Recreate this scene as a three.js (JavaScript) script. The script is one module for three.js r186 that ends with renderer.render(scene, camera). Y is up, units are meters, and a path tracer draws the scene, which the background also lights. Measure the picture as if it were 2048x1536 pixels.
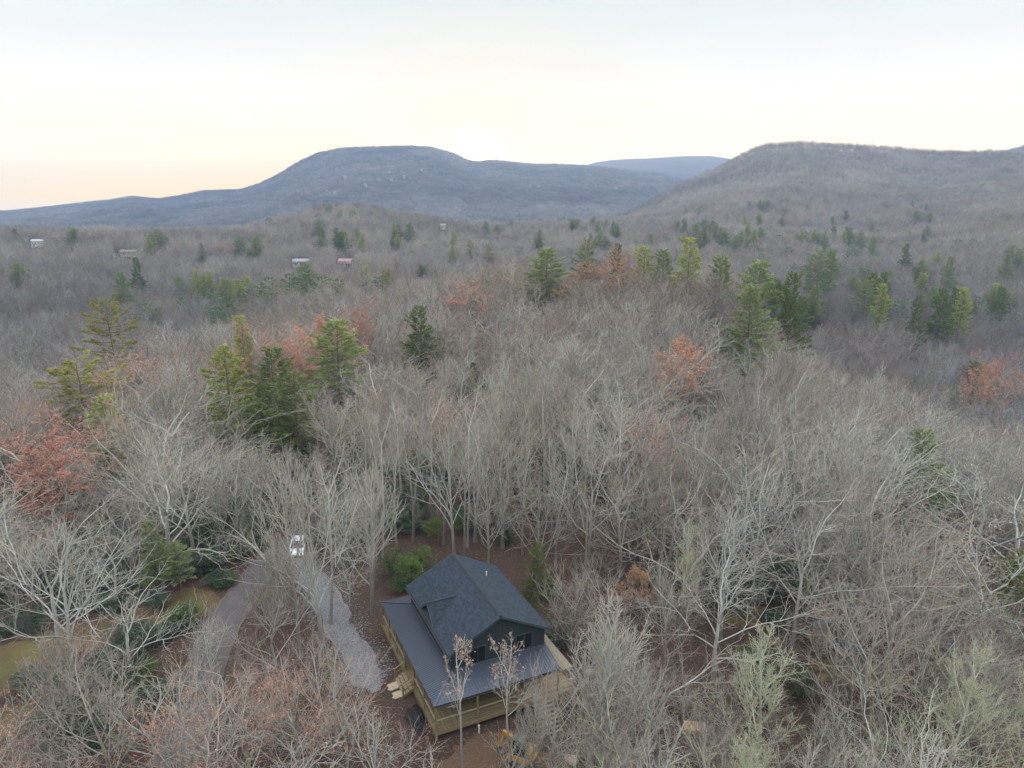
import * as THREE from 'three';
import { mergeGeometries } from 'three/addons/utils/BufferGeometryUtils.js';
import { RoundedBoxGeometry } from 'three/addons/geometries/RoundedBoxGeometry.js';

// ------------------------------------------------------------------ camera, sky, sun, haze, exposure
const R = Math.PI / 180, PITCH = 14.6 * R, FOCAL = 1411, EYE = 39.5;
const scene = new THREE.Scene();
const camera = new THREE.PerspectiveCamera(2 * Math.atan(768 / FOCAL) / R, 4 / 3, 0.5, 30000);
camera.position.set(0, EYE, 0);
camera.rotation.set(-PITCH, 0, 0);
const renderer = new THREE.WebGLRenderer({ antialias: true });
renderer.toneMapping = THREE.LinearToneMapping;
renderer.toneMappingExposure = 2.75;
renderer.shadowMap.enabled = true;

const HAZE = 0.00017;
const SUN_AZ = Math.atan2(958 - 1024, FOCAL), SUN_EL = 3.5 * R;
const sunDir = new THREE.Vector3(Math.sin(SUN_AZ) * Math.cos(SUN_EL), Math.sin(SUN_EL), -Math.cos(SUN_AZ) * Math.cos(SUN_EL));
const clamp = (x, a, b) => Math.min(b, Math.max(a, x)), lerp = (a, b, t) => a + (b - a) * t;
const sstep = (a, b, x) => { const t = clamp((x - a) / (b - a), 0, 1); return t * t * (3 - 2 * t); };
const hash2 = (i, j) => { let h = Math.imul(i, 374761393) + Math.imul(j, 668265263); h = Math.imul(h ^ (h >>> 13), 1274126177); return ((h ^ (h >>> 16)) >>> 0) / 4294967296; };
function vnoise(x, y) {
  const i = Math.floor(x), j = Math.floor(y), fx = x - i, fy = y - j, u = fx * fx * (3 - 2 * fx), v = fy * fy * (3 - 2 * fy);
  return lerp(lerp(hash2(i, j), hash2(i + 1, j), u), lerp(hash2(i, j + 1), hash2(i + 1, j + 1), u), v) * 2 - 1;
}
function skyTexture() {
  const W = 2048, H = 1024, data = new Float32Array(W * H * 4);
  const mix = (a, b, t) => a + (b - a) * t;
  // the look of the sky through the modelled air, by height above the horizon, towards the sun and away from it
  const rows = [[-90, [0.50, 0.47, 0.44], [0.50, 0.47, 0.44]], [0, [0.98, 0.70, 0.36], [0.85, 0.75, 0.66]], [3, [0.94, 0.77, 0.56], [0.82, 0.77, 0.72]], [8, [0.85, 0.815, 0.79], [0.78, 0.78, 0.78]], [14, [0.70, 0.765, 0.795], [0.70, 0.76, 0.80]], [40, [1.58, 1.62, 1.63], [1.58, 1.62, 1.63]], [90, [2.6, 2.64, 2.62], [2.6, 2.64, 2.62]]];  // overhead rows, out of view, raised to throw more light on the foreground
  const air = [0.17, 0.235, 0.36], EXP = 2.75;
  for (let j = 0; j < H; j++) {
    const el = ((j + 0.5) / H - 0.5) * Math.PI, ce = Math.cos(el), e = el / R;
    let k0 = 0; while (k0 < rows.length - 2 && e > rows[k0 + 1][0]) k0++;
    const f = e < 0 ? 1 : (e - rows[k0][0]) / (rows[k0 + 1][0] - rows[k0][0]), T = Math.exp(-HAZE * Math.min(7600, 430 / Math.max(0.001, Math.sin(Math.max(el, 0)))));
    for (let i = 0; i < W; i++) {
      const az = ((i + 0.5) / W - 0.5) * 2 * Math.PI, x = Math.cos(az) * ce, y = Math.sin(el), z = Math.sin(az) * ce;
      const cs = x * sunDir.x + y * sunDir.y + z * sunDir.z, ang = Math.acos(Math.min(1, cs)) / R, side = 0.5 + 0.5 * (x * sunDir.x + z * sunDir.z) / Math.max(1e-4, Math.hypot(x, z)), near = Math.exp(-ang / 6), wisp = e > 1 ? 1 + 0.014 * (vnoise(Math.atan2(z, x) * 9 + e * 0.35, e * 1.1) + 0.6 * vnoise(Math.atan2(z, x) * 23 + e * 0.6, e * 2.7)) * sstep(1, 6, e) * sstep(70, 30, e) : 1, k = (j * W + i) * 4;
      const glow = [0.90, 0.785, 0.585], disc = 40 * Math.exp(-((ang / 0.3) ** 2)) + 3.2 * Math.exp(-ang / 0.6), dc = [1, 0.80, 0.42];
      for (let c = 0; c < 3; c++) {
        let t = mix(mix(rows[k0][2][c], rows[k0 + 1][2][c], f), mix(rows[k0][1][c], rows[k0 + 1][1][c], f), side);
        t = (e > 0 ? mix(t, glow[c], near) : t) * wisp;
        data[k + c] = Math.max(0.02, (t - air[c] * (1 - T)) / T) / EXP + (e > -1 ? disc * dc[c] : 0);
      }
      data[k + 3] = 1;
    }
  }
  const t = new THREE.DataTexture(data, W, H, THREE.RGBAFormat, THREE.FloatType);
  t.mapping = THREE.EquirectangularReflectionMapping; t.magFilter = THREE.LinearFilter; t.needsUpdate = true;
  return t;
}
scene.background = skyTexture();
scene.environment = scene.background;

const sun = new THREE.DirectionalLight(new THREE.Color(1, 0.70, 0.40), 5);
sun.name = 'sun_light';
sun.position.copy(sunDir).multiplyScalar(9000); sun.target.position.set(0, 0, 0);
sun.castShadow = true; sun.shadow.mapSize.set(4096, 4096); sun.shadow.radius = 1;
Object.assign(sun.shadow.camera, { left: -2500, right: 2500, top: 800, bottom: -800, near: 10, far: 14000 });
scene.add(sun, sun.target);
scene.fog = new THREE.FogExp2(new THREE.Color(0.44, 0.63, 1.0), HAZE);

// ------------------------------------------------------------------ helpers
function rng(seed) { let s = seed | 0; return () => { s = (s + 0x6d2b79f5) | 0; let t = Math.imul(s ^ (s >>> 15), 1 | s); t = (t + Math.imul(t ^ (t >>> 7), 61 | t)) ^ t; return ((t ^ (t >>> 14)) >>> 0) / 4294967296; }; }
const fbm = (x, y, o = 4) => { let s = 0, a = 0.5; for (let k = 0; k < o; k++) { s += a * vnoise(x + 17.3 * k, y - 9.1 * k); x *= 2.03; y *= 2.03; a *= 0.5; } return s; };
const taken = {};
function numbered(name) { const n = taken[name] = (taken[name] ?? -1) + 1; return n ? name + '_' + String(n).padStart(3, '0') : name; }
function tag(o, label, category, group, kind) {
  o.userData.label = label; if (category) o.userData.category = category; if (group) o.userData.group = group; if (kind) o.userData.kind = kind;
  return o;
}
function thing(name, label, category, group) { const o = new THREE.Group(); o.name = numbered(name); scene.add(o); return tag(o, label, category, group); }
function part(name, geometry, material, parent, label) {
  const m = new THREE.Mesh(Array.isArray(geometry) ? merged(geometry) : geometry, material);
  m.name = name; m.castShadow = m.receiveShadow = true; parent.add(m); if (label) m.userData.label = label;
  return m;
}
function merged(list) {
  const g = mergeGeometries(list.map((a) => { const b = a.index ? a.toNonIndexed() : a; for (const k of Object.keys(b.attributes)) if (!['position', 'normal', 'uv'].includes(k)) b.deleteAttribute(k); return b; }));
  return g;
}
const box = (w, h, d, x = 0, y = 0, z = 0, ry = 0, rx = 0, rz = 0) => { const g = new THREE.BoxGeometry(w, h, d); if (rx) g.rotateX(rx); if (rz) g.rotateZ(rz); if (ry) g.rotateY(ry); return g.translate(x, y, z); };
function beam(a, b, w, h) {   // a board from a to b
  const A = new THREE.Vector3(...a), B = new THREE.Vector3(...b), d = B.clone().sub(A), g = new THREE.BoxGeometry(w, h, d.length());
  const m = new THREE.Matrix4().lookAt(A, B, Math.abs(d.clone().normalize().y) > 0.98 ? new THREE.Vector3(1, 0, 0) : new THREE.Vector3(0, 1, 0));
  m.setPosition(A.add(B).multiplyScalar(0.5)); return g.applyMatrix4(m);
}
const std = (r, g, b, rough = 0.85, more = {}) => new THREE.MeshStandardMaterial({ color: new THREE.Color().setRGB(r, g, b), roughness: rough, ...more });

class MB {   // collects triangles with smooth normals and vertex colours
  constructor() { this.p = []; this.n = []; this.c = []; this.i = []; }
  get tris() { return this.i.length / 3; }
  vert(x, y, z, nx, ny, nz, c) { this.p.push(x, y, z); this.n.push(nx, ny, nz); this.c.push(c[0], c[1], c[2]); return this.p.length / 3 - 1; }
  geometry() {
    const g = new THREE.BufferGeometry();
    g.setAttribute('position', new THREE.BufferAttribute(new Float32Array(this.p), 3)); g.setAttribute('normal', new THREE.BufferAttribute(new Float32Array(this.n), 3));
    g.setAttribute('color', new THREE.BufferAttribute(new Float32Array(this.c), 3)); g.setIndex(new THREE.BufferAttribute(new Uint32Array(this.i), 1));
    return g;
  }
  append(o) { const b = this.p.length / 3; for (const x of o.p) this.p.push(x); for (const x of o.n) this.n.push(x); for (const x of o.c) this.c.push(x); for (const x of o.i) this.i.push(x + b); return this; }
  tube(pts, rad, sides, col) {   // pts: [x,y,z] list, col(t) -> colour
    let prev = null;
    for (let k = 0; k < pts.length; k++) {
      const a = pts[Math.max(0, k - 1)], b = pts[Math.min(pts.length - 1, k + 1)];
      let dx = b[0] - a[0], dy = b[1] - a[1], dz = b[2] - a[2]; const L = Math.hypot(dx, dy, dz) || 1; dx /= L; dy /= L; dz /= L;
      let ux, uy, uz; if (Math.abs(dy) < 0.9) { ux = -dz; uy = 0; uz = dx; } else { ux = 0; uy = dz; uz = -dy; }
      const ul = Math.hypot(ux, uy, uz); ux /= ul; uy /= ul; uz /= ul;
      const vx = dy * uz - dz * uy, vy = dz * ux - dx * uz, vz = dx * uy - dy * ux, c = col(k / (pts.length - 1)), ring = [];
      for (let s = 0; s < sides; s++) {
        const t = s / sides * 6.28318, cs = Math.cos(t), sn = Math.sin(t), nx = ux * cs + vx * sn, ny = uy * cs + vy * sn, nz = uz * cs + vz * sn;
        ring.push(this.vert(pts[k][0] + nx * rad[k], pts[k][1] + ny * rad[k], pts[k][2] + nz * rad[k], nx, ny, nz, c));
      }
      if (prev) for (let s = 0; s < sides; s++) { const s2 = (s + 1) % sides; this.i.push(prev[s], prev[s2], ring[s], prev[s2], ring[s2], ring[s]); }
      prev = ring;
    }
  }
  spike(p, d, len, r, c, c2) {   // a pointed twig
    let ux, uy, uz; if (Math.abs(d[1]) < 0.9) { ux = -d[2]; uy = 0; uz = d[0]; } else { ux = 0; uy = d[2]; uz = -d[1]; }
    const ul = Math.hypot(ux, uy, uz) || 1; ux /= ul; uy /= ul; uz /= ul;
    const vx = d[1] * uz - d[2] * uy, vy = d[2] * ux - d[0] * uz, vz = d[0] * uy - d[1] * ux, b = this.p.length / 3;
    for (let s = 0; s < 3; s++) { const t = s * 2.0944, cs = Math.cos(t), sn = Math.sin(t), nx = ux * cs + vx * sn, ny = uy * cs + vy * sn, nz = uz * cs + vz * sn; this.vert(p[0] + nx * r, p[1] + ny * r, p[2] + nz * r, nx, ny, nz, c); }
    this.vert(p[0] + d[0] * len, p[1] + d[1] * len, p[2] + d[2] * len, d[0], d[1], d[2], c2 ?? c);
    this.i.push(b, b + 1, b + 3, b + 1, b + 2, b + 3, b + 2, b, b + 3);
  }
  leaf(p, d, side, len, wid, c) {   // a folded leaf: two triangles along its midrib
    const n = [d[1] * side[2] - d[2] * side[1], d[2] * side[0] - d[0] * side[2], d[0] * side[1] - d[1] * side[0]], f = wid * 0.3;
    const at = (a, b, h) => [p[0] + d[0] * len * a + side[0] * wid * b + n[0] * h, p[1] + d[1] * len * a + side[1] * wid * b + n[1] * h, p[2] + d[2] * len * a + side[2] * wid * b + n[2] * h];
    const q = [at(0, 0, 0), at(0.5, 0.5, f), at(1, 0, 0), at(0.5, -0.5, f)], b = this.p.length / 3;
    for (const v of q) this.vert(v[0], v[1], v[2], n[0], n[1], n[2], c);
    this.i.push(b, b + 2, b + 1, b, b + 3, b + 2);
  }
}

// ------------------------------------------------------------------ terrain: heights over the valley, the ridges and the mountains
const slopeAt = (py) => Math.tan(PITCH + Math.atan((py - 768) / FOCAL));            // fall per metre of the sight line through a row of the photograph
const crest = (py, z, trees = 14) => EYE - z * slopeAt(py) - trees;
const table = [
  [-500, [[0, -2], [60, -4], [100, -9], [200, -32], [400, -26], [650, -16], [850, -4], [1200, -40], [2500, -90]]],
  [0, [[0, -1], [45, -1], [70, -3], [100, -8], [200, -24], [250, -25], [330, -26], [450, -23], [650, -16], [850, -5], [1100, -28], [2500, -90]]],
  [350, [[0, -0.5], [60, -0.5], [95, -2], [130, -6], [205, -19], [320, -25], [500, -22], [800, -9], [1100, -30], [2500, -90]]],
  [700, [[0, 0], [80, 0], [150, -4], [200, -10], [280, -12], [450, -12], [700, -15], [900, 0], [1050, 21], [1300, -10], [2500, -80]]],
  [1024, [[0, 0], [90, 0], [110, 0], [150, -4], [205, -3], [245, 2], [265, 1], [400, -28], [700, -24], [1100, -14], [1300, -25], [2500, -80]]],
  [1400, [[0, -2], [60, -2], [90, -1], [140, 0], [200, 3], [215, 2], [330, -30], [420, -16], [700, -19], [1000, -10], [1300, 5], [2500, -60]]],
  [1750, [[0, -4], [60, -4], [90, -5], [120, -6], [220, -40], [350, -27], [400, -25], [650, -26], [950, -15], [1200, 2], [2500, -40]]],
  [2048, [[0, -6], [60, -6], [85, -8], [200, -42], [280, -40], [400, -36], [600, -23], [750, -8], [900, 16], [1000, 28], [1200, 25], [2500, 0]]],
  [2550, [[0, -8], [85, -10], [200, -40], [600, -15], [900, 30], [1500, 40], [2500, 20]]],
];
function along(list, z) {
  if (z <= list[0][0]) return list[0][1];
  for (let k = 1; k < list.length; k++) if (z < list[k][0]) { const [a, ha] = list[k - 1], [b, hb] = list[k], t = (z - a) / (b - a); return ha + (hb - ha) * (0.35 * t + 0.65 * t * t * (3 - 2 * t)); }
  return list[list.length - 1][1];
}
function profile(list, x) {
  if (x <= list[0][0]) return list[0][1];
  for (let k = 1; k < list.length; k++) if (x < list[k][0]) { const [a, ha] = list[k - 1], [b, hb] = list[k]; return ha + (hb - ha) * (x - a) / (b - a); }
  return list[list.length - 1][1];
}
const rightCrest = [[1100, 470], [1250, 425], [1330, 378], [1380, 352], [1430, 328], [1480, 298], [1500, 288], [1560, 284], [1620, 286], [1700, 291], [1800, 300], [1900, 304], [1960, 302], [2048, 313], [2300, 330], [2600, 330]];
const midCrest = [[-600, 440], [0, 426], [60, 422], [150, 410], [250, 399], [290, 392], [340, 397], [380, 391], [430, 381], [500, 379], [540, 366], [580, 346], [620, 321], [660, 303], [700, 295], [760, 293], [830, 291], [870, 293], [910, 305], [935, 318], [960, 322], [985, 319], [1020, 323], [1060, 327], [1120, 328], [1180, 331], [1300, 345], [1400, 370], [1500, 400], [1700, 420], [2600, 420]];
const farCrest = [[-600, 419], [0, 419], [40, 415], [90, 420], [300, 425], [1000, 400], [1120, 345], [1180, 322], [1210, 316], [1260, 311], [1350, 308], [1400, 309], [1460, 315], [1600, 350], [1800, 400], [2600, 400]];
const farRight = [[1700, 400], [1900, 330], [1960, 302], [2000, 290], [2048, 277], [2150, 262], [2300, 262], [2600, 270]];
function bump(z, z0, z1, z2, pow) { return z < z0 || z > z2 ? 0 : z < z1 ? Math.pow((z - z0) / (z1 - z0), pow) : 1 - sstep(z1, z2, z); }
const HOUSE = { x: -3.245, z: -54.538, a: 0.432, W: 8.853, L: 11.271 };
const toHouse = (x, z) => { const dx = x - HOUSE.x, dz = z - HOUSE.z, c = Math.cos(0.432), s = -Math.sin(0.432); return [dx * c + dz * s, dx * s - dz * c]; };
const fromHouse = (u, v) => { const c = Math.cos(0.432), s = -Math.sin(0.432); return [HOUSE.x + u * c + v * s, HOUSE.z + u * s - v * c]; };
function height(x, z0) {
  const az = Math.atan2(x, -z0), lim = 0.82, a = clamp(az, -lim, lim), r = Math.hypot(x, z0), z = Math.max(0, r * Math.cos(a)), px = 1024 + FOCAL * Math.tan(a);
  let k = 0; while (k < table.length - 2 && px > table[k + 1][0]) k++;
  const t = clamp((px - table[k][0]) / (table[k + 1][0] - table[k][0]), 0, 1), h1 = along(table[k][1], z), h2 = along(table[k + 1][1], z);
  let h = lerp(h1, h2, t * t * (3 - 2 * t));
  const rough = clamp((z - 70) / 250, 0, 1);
  h += rough * (fbm(x / 90, z0 / 90, 3) * 5 + fbm(x / 260 + 5, z0 / 260, 3) * 8 * clamp(z / 600, 0, 1));
  if (z > 1000) {
    const spur = fbm(x / 420 + 3, z0 / 900, 4), b = bump(z, 1050, 2080, 3000, 1.25), p = crest(profile(rightCrest, px), 2080, 15);
    h = lerp(h, Math.max(h, p), b) + spur * 95 * b * (1 - b) + (Math.abs(fbm(x / 170 + 6, z0 / 260, 3)) - 0.2) * -60 * b * (1 - b) * 2;
    const b2 = bump(z, 2400, 4500, 6200, 1.1), s2 = fbm(x / 700 + 9, z0 / 1500 + 4, 4);
    h = lerp(h, Math.max(h, crest(profile(midCrest, px), 4500, 14)), b2) + s2 * 230 * b2 * (1 - b2) + (Math.abs(fbm(x / 260 + 2, z0 / 420, 3)) - 0.2) * -95 * b2 * (1 - b2) * 2;
    const b3 = bump(z, 5000, 7000, 8500, 1); h = Math.max(h, lerp(h, crest(profile(farCrest, px), 7000, 12), b3));
    const b4 = px > 1700 ? bump(z, 2600, 3700, 5000, 1) : 0; h = Math.max(h, lerp(h, crest(profile(farRight, px), 3700, 14), b4));
  }
  if (r < 160) {   // the house stands on a bench that falls away to the right and to the back right
    const [u, v] = toHouse(x, z0), near = 1 - sstep(14, 45, Math.hypot(u - 3, v + 3));
    h += near * (-1.5 * sstep(0, 7, u - 0.1 * v) - 0.4 * sstep(-6, -12, v));
    h += 0.12 * fbm(x / 5, z0 / 5, 2);
  }
  return h;
}
function rayDir(px, py) { const a = (px - 1024) / FOCAL, b = -(py - 768) / FOCAL, c = Math.cos(PITCH), s = Math.sin(PITCH); return [a, b * c - s, -(c + b * s)]; }
function onGround(px, py, lift = 0) {   // the place whose ground (plus lift) the photograph shows at that pixel
  const d = rayDir(px, py); let t = 8, step = 0.5;
  for (; t < 7000; t += step) { if (EYE + d[1] * t < height(d[0] * t, d[2] * t) + lift) break; step = Math.max(0.5, t * 0.01); }
  let lo = t - step, hi = t;
  for (let k = 0; k < 24; k++) { const m = (lo + hi) / 2; if (EYE + d[1] * m < height(d[0] * m, d[2] * m) + lift) hi = m; else lo = m; }
  return [d[0] * hi, height(d[0] * hi, d[2] * hi), d[2] * hi];
}
function project(x, y, z) { const c = Math.cos(PITCH), s = Math.sin(PITCH), Y = y - EYE, d = -z * c - Y * s, u = Y * c - z * s; return [1024 + FOCAL * x / d, 768 - FOCAL * u / d, d]; }

// road, gravel drive and lawn as lines and areas on the ground (from the places where the photograph shows them)
const poly = (list) => list.map(([px, py]) => { const p = onGround(px, py); return [p[0], p[2]]; });
const roadLine = poly([[300, 1700], [345, 1536], [380, 1440], [408, 1340], [440, 1260], [485, 1190], [530, 1130], [580, 1085], [640, 1040], [690, 1005]]);
const driveLine = poly([[598, 1110], [612, 1140], [640, 1180], [665, 1225], [700, 1290], [735, 1350], [752, 1385]]);
const lawnLine = poly([[-60, 1330], [80, 1260], [230, 1230], [330, 1200], [400, 1180]]);
function lineDist(line, x, z) {
  let best = 1e9;
  for (let k = 1; k < line.length; k++) { const [ax, az] = line[k - 1], [bx, bz] = line[k], t = clamp(((x - ax) * (bx - ax) + (z - az) * (bz - az)) / ((bx - ax) ** 2 + (bz - az) ** 2), 0, 1); best = Math.min(best, Math.hypot(x - ax - t * (bx - ax), z - az - t * (bz - az))); }
  return best;
}

// ------------------------------------------------------------------ the ground, one sheet to the horizon
function litterTexture(size, base, specks, seed) {   // a forest floor from above: dead leaves of several browns
  const d = new Uint8Array(size * size * 4), r = rng(seed), enc = (x) => Math.round(255 * Math.pow(clamp(x, 0, 1), 1 / 2.2));
  const f = new Float32Array(size * size * 3);
  for (let j = 0; j < size; j++) for (let i = 0; i < size; i++) { const w = 0.82 + 0.36 * fbmTile(i / size, j / size, 6, seed) , k = (j * size + i) * 3; for (let c = 0; c < 3; c++) f[k + c] = base[c] * w; }
  for (let n = 0; n < size * size / 14; n++) {
    const x = r() * size, y = r() * size, a = r() * 6.28, L = 1.5 + r() * 3, w = 0.8 + r() * 1.2, col = specks[Math.floor(r() * specks.length)], b = 0.7 + r() * 0.6;
    for (let t = -L; t <= L; t += 0.7) for (let s = -w; s <= w; s += 0.7) {
      const px = (Math.floor(x + Math.cos(a) * t - Math.sin(a) * s) + size) % size, py = (Math.floor(y + Math.sin(a) * t + Math.cos(a) * s) + size) % size, k = (py * size + px) * 3;
      for (let c = 0; c < 3; c++) f[k + c] = lerp(f[k + c], col[c] * b, 0.75);
    }
  }
  for (let k = 0; k < size * size; k++) { for (let c = 0; c < 3; c++) d[k * 4 + c] = enc(f[k * 3 + c]); d[k * 4 + 3] = 255; }
  const t = new THREE.DataTexture(d, size, size); t.colorSpace = THREE.SRGBColorSpace; t.wrapS = t.wrapT = THREE.RepeatWrapping; t.magFilter = THREE.LinearFilter; t.needsUpdate = true;
  return t;
}
function fbmTile(u, v, n, seed) {
  let s = 0, a = 0.5;
  for (let o = 0; o < 5; o++, n *= 2, a *= 0.55) {
    const x = u * n, y = v * n, i = Math.floor(x), j = Math.floor(y), fx = x - i, fy = y - j, p = fx * fx * (3 - 2 * fx), q = fy * fy * (3 - 2 * fy), w = (m) => ((m % n) + n) % n;
    const h = (a2, b2) => hash2(w(a2) + seed * 31 + o * 7, w(b2) + seed * 13);
    s += a * (lerp(lerp(h(i, j), h(i + 1, j), p), lerp(h(i, j + 1), h(i + 1, j + 1), p), q) * 2 - 1);
  }
  return s;
}
const litter = litterTexture(1024, [0.046, 0.028, 0.021], [[0.09, 0.05, 0.034], [0.055, 0.029, 0.022], [0.14, 0.09, 0.068], [0.03, 0.02, 0.017], [0.10, 0.057, 0.042]], 3);
{
  const azs = [], rings = [0.5];
  for (let a = -180; a < -50; a += 6) azs.push(a);
  for (let a = -50; a < 50; a += 0.25) azs.push(a);
  for (let a = 50; a < 180; a += 6) azs.push(a);
  for (let r = 3; r < 26; r += 3) rings.push(r);
  for (let r = 26; r < 110; r += 0.7) rings.push(r);
  for (let r = 110; r < 7700; r *= 1.033) rings.push(r);
  const P = [], U = [], C = [], I = [], n = azs.length;
  for (const r of rings) for (const a of azs) {
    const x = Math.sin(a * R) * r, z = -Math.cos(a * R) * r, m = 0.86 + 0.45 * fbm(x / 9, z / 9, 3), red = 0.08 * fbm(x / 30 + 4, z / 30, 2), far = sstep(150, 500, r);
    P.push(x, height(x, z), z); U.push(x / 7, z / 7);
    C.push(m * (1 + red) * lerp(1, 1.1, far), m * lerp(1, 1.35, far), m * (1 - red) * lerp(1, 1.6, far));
  }
  for (let j = 0; j < rings.length - 1; j++) for (let i = 0; i < n; i++) { const i2 = (i + 1) % n, a = j * n + i, b = j * n + i2, c = a + n, d = b + n; I.push(a, b, d, a, d, c); }
  const g = new THREE.BufferGeometry();
  g.setAttribute('position', new THREE.BufferAttribute(new Float32Array(P), 3)); g.setAttribute('uv', new THREE.BufferAttribute(new Float32Array(U), 2)); g.setAttribute('color', new THREE.BufferAttribute(new Float32Array(C), 3));
  g.setIndex(new THREE.BufferAttribute(new Uint32Array(I), 1)); g.computeVertexNormals();
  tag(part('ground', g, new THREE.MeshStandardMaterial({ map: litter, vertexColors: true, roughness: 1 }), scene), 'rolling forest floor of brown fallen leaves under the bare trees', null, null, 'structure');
}
// a sheet that follows the ground: rows across a line
function strip(line, widthAt, lift, sub = 10, across = 6) {
  const curve = new THREE.CatmullRomCurve3(line.map(([x, z]) => new THREE.Vector3(x, 0, z))), n = (line.length - 1) * sub, P = [], U = [], I = [], C = [];
  for (let k = 0; k <= n; k++) {
    const p = curve.getPoint(k / n), t = curve.getTangent(k / n), nx = -t.z, nz = t.x;
    for (let j = 0; j <= across; j++) {
      const w = widthAt(k / n, j === 0 ? -1 : j === across ? 1 : 0, p) * (j / across - 0.5), x = p.x + nx * w, z = p.z + nz * w;
      P.push(x, height(x, z) + lift + 0.03 * (1 - (2 * j / across - 1) ** 2), z); U.push(x / 3, z / 3);
      const q = 1 + 0.28 * fbm(x / 1.7, z / 1.7, 3) + 0.2 * fbm(x / 6, z / 6, 2), o = Math.abs(2 * j / across - 1), edge = sstep(0.55, 1, o) * (0.5 + 0.5 * vnoise(x * 0.8, z * 0.8)), rut = 1 + 0.14 * Math.exp(-(((o - 0.45) / 0.16) ** 2)); C.push(q * rut * lerp(1, 1.15, edge), q * rut * lerp(1, 0.92, edge), q * rut * lerp(1, 0.78, edge));
    }
  }
  for (let k = 0; k < n; k++) for (let j = 0; j < across; j++) { const a = k * (across + 1) + j, b = a + 1, c = a + across + 1, d = c + 1; I.push(a, b, d, a, d, c); }
  const g = new THREE.BufferGeometry();
  g.setAttribute('position', new THREE.BufferAttribute(new Float32Array(P), 3)); g.setAttribute('uv', new THREE.BufferAttribute(new Float32Array(U), 2)); g.setAttribute('color', new THREE.BufferAttribute(new Float32Array(C), 3)); g.setIndex(I); g.computeVertexNormals();
  if (g.attributes.normal.getY(3) < 0) { for (let k = 0; k < I.length; k += 3) [I[k], I[k + 1]] = [I[k + 1], I[k]]; g.setIndex(I); g.computeVertexNormals(); }
  return g;
}
const asphaltT = litterTexture(512, [0.078, 0.077, 0.088], [[0.10, 0.10, 0.112], [0.06, 0.06, 0.068], [0.085, 0.083, 0.095], [0.13, 0.095, 0.07]], 5);
const gravelT = litterTexture(512, [0.17, 0.182, 0.205], [[0.25, 0.265, 0.29], [0.11, 0.12, 0.14], [0.32, 0.33, 0.35], [0.10, 0.105, 0.12], [0.20, 0.19, 0.185]], 6);
const mossT = litterTexture(512, [0.098, 0.10, 0.026], [[0.14, 0.135, 0.035], [0.075, 0.08, 0.02], [0.19, 0.14, 0.05], [0.13, 0.075, 0.045], [0.06, 0.062, 0.018], [0.10, 0.06, 0.04]], 7);
tag(part('road', strip(roadLine, (t, e, p) => 3.7 + e * 0.12 * vnoise(p.x * 0.9, p.z * 0.9), 0.07), std(1, 1, 1, 0.9, { map: asphaltT, vertexColors: true }), scene), 'narrow grey asphalt road climbing through the trees on the left', null, null, 'structure');
tag(part('gravel_drive', strip(driveLine, (t, e, p) => 2.5 + 0.9 * vnoise(p.x * 0.5, p.z * 0.5 + e * 9) + 0.35 * vnoise(p.x * 1.4 + e * 4, p.z * 1.4) - 2.6 * sstep(0.86, 1, t), 0.085, 18, 8), std(1, 1, 1, 0.95, { vertexColors: true, map: gravelT, bumpMap: gravelT, bumpScale: 0.04 }), scene), 'blue-grey gravel drive running from the road down towards the house', null, null, 'structure');
const sideDrive = poly([[1790, 1165], [1830, 1205], [1860, 1250], [1890, 1300]]);
tag(part('paved_turnaround', strip(sideDrive, (t, e, p) => 4.2 + e * 0.4 * vnoise(p.x, p.z), 0.075), std(1, 1, 1, 0.9, { map: asphaltT, vertexColors: true }), scene), 'short patch of dark asphalt seen through the trees on the right', null, null, 'structure');
// grass: irregular thin patches over the litter
function patch(center, rx, rz, turn, lift, seed) {
  const P = [], U = [], I = [], C = [], rings = 16, seg = 110;
  for (let j = 0; j <= rings; j++) for (let i = 0; i < seg; i++) {
    const a = i / seg * 6.28318, e = (1 + 0.35 * vnoise(Math.cos(a) * 1.6 + seed, Math.sin(a) * 1.6) + 0.2 * vnoise(Math.cos(a) * 6 + seed, Math.sin(a) * 6) + 0.12 * vnoise(Math.cos(a) * 17 + seed, Math.sin(a) * 17)) * j / rings, X = Math.cos(a) * rx * e, Z = Math.sin(a) * rz * e;
    const x = center[0] + X * Math.cos(turn) + Z * Math.sin(turn), z = center[1] - X * Math.sin(turn) + Z * Math.cos(turn);
    P.push(x, height(x, z) + lift - 0.03 * (j === rings), z); U.push(x / 3, z / 3);
    const q = 1 + 0.45 * fbm(x / 2.2, z / 2.2, 3), w = clamp(0.5 + 1.1 * fbm(x / 3.1 + 8, z / 3.1, 3) + 0.5 * (j / rings) ** 4, 0, 1); C.push(q * lerp(0.95, 1.1, w), q * lerp(1.08, 0.8, w), q * lerp(0.9, 1.15, w));
  }
  for (let j = 0; j < rings; j++) for (let i = 0; i < seg; i++) { const a = j * seg + i, b = j * seg + (i + 1) % seg, c = a + seg, d = b + seg; I.push(a, b, d, a, d, c); }
  const g = new THREE.BufferGeometry();
  g.setAttribute('position', new THREE.BufferAttribute(new Float32Array(P), 3)); g.setAttribute('uv', new THREE.BufferAttribute(new Float32Array(U), 2)); g.setAttribute('color', new THREE.BufferAttribute(new Float32Array(C), 3)); g.setIndex(I); g.computeVertexNormals();
  return g;
}
const grassSpots = [];
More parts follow.
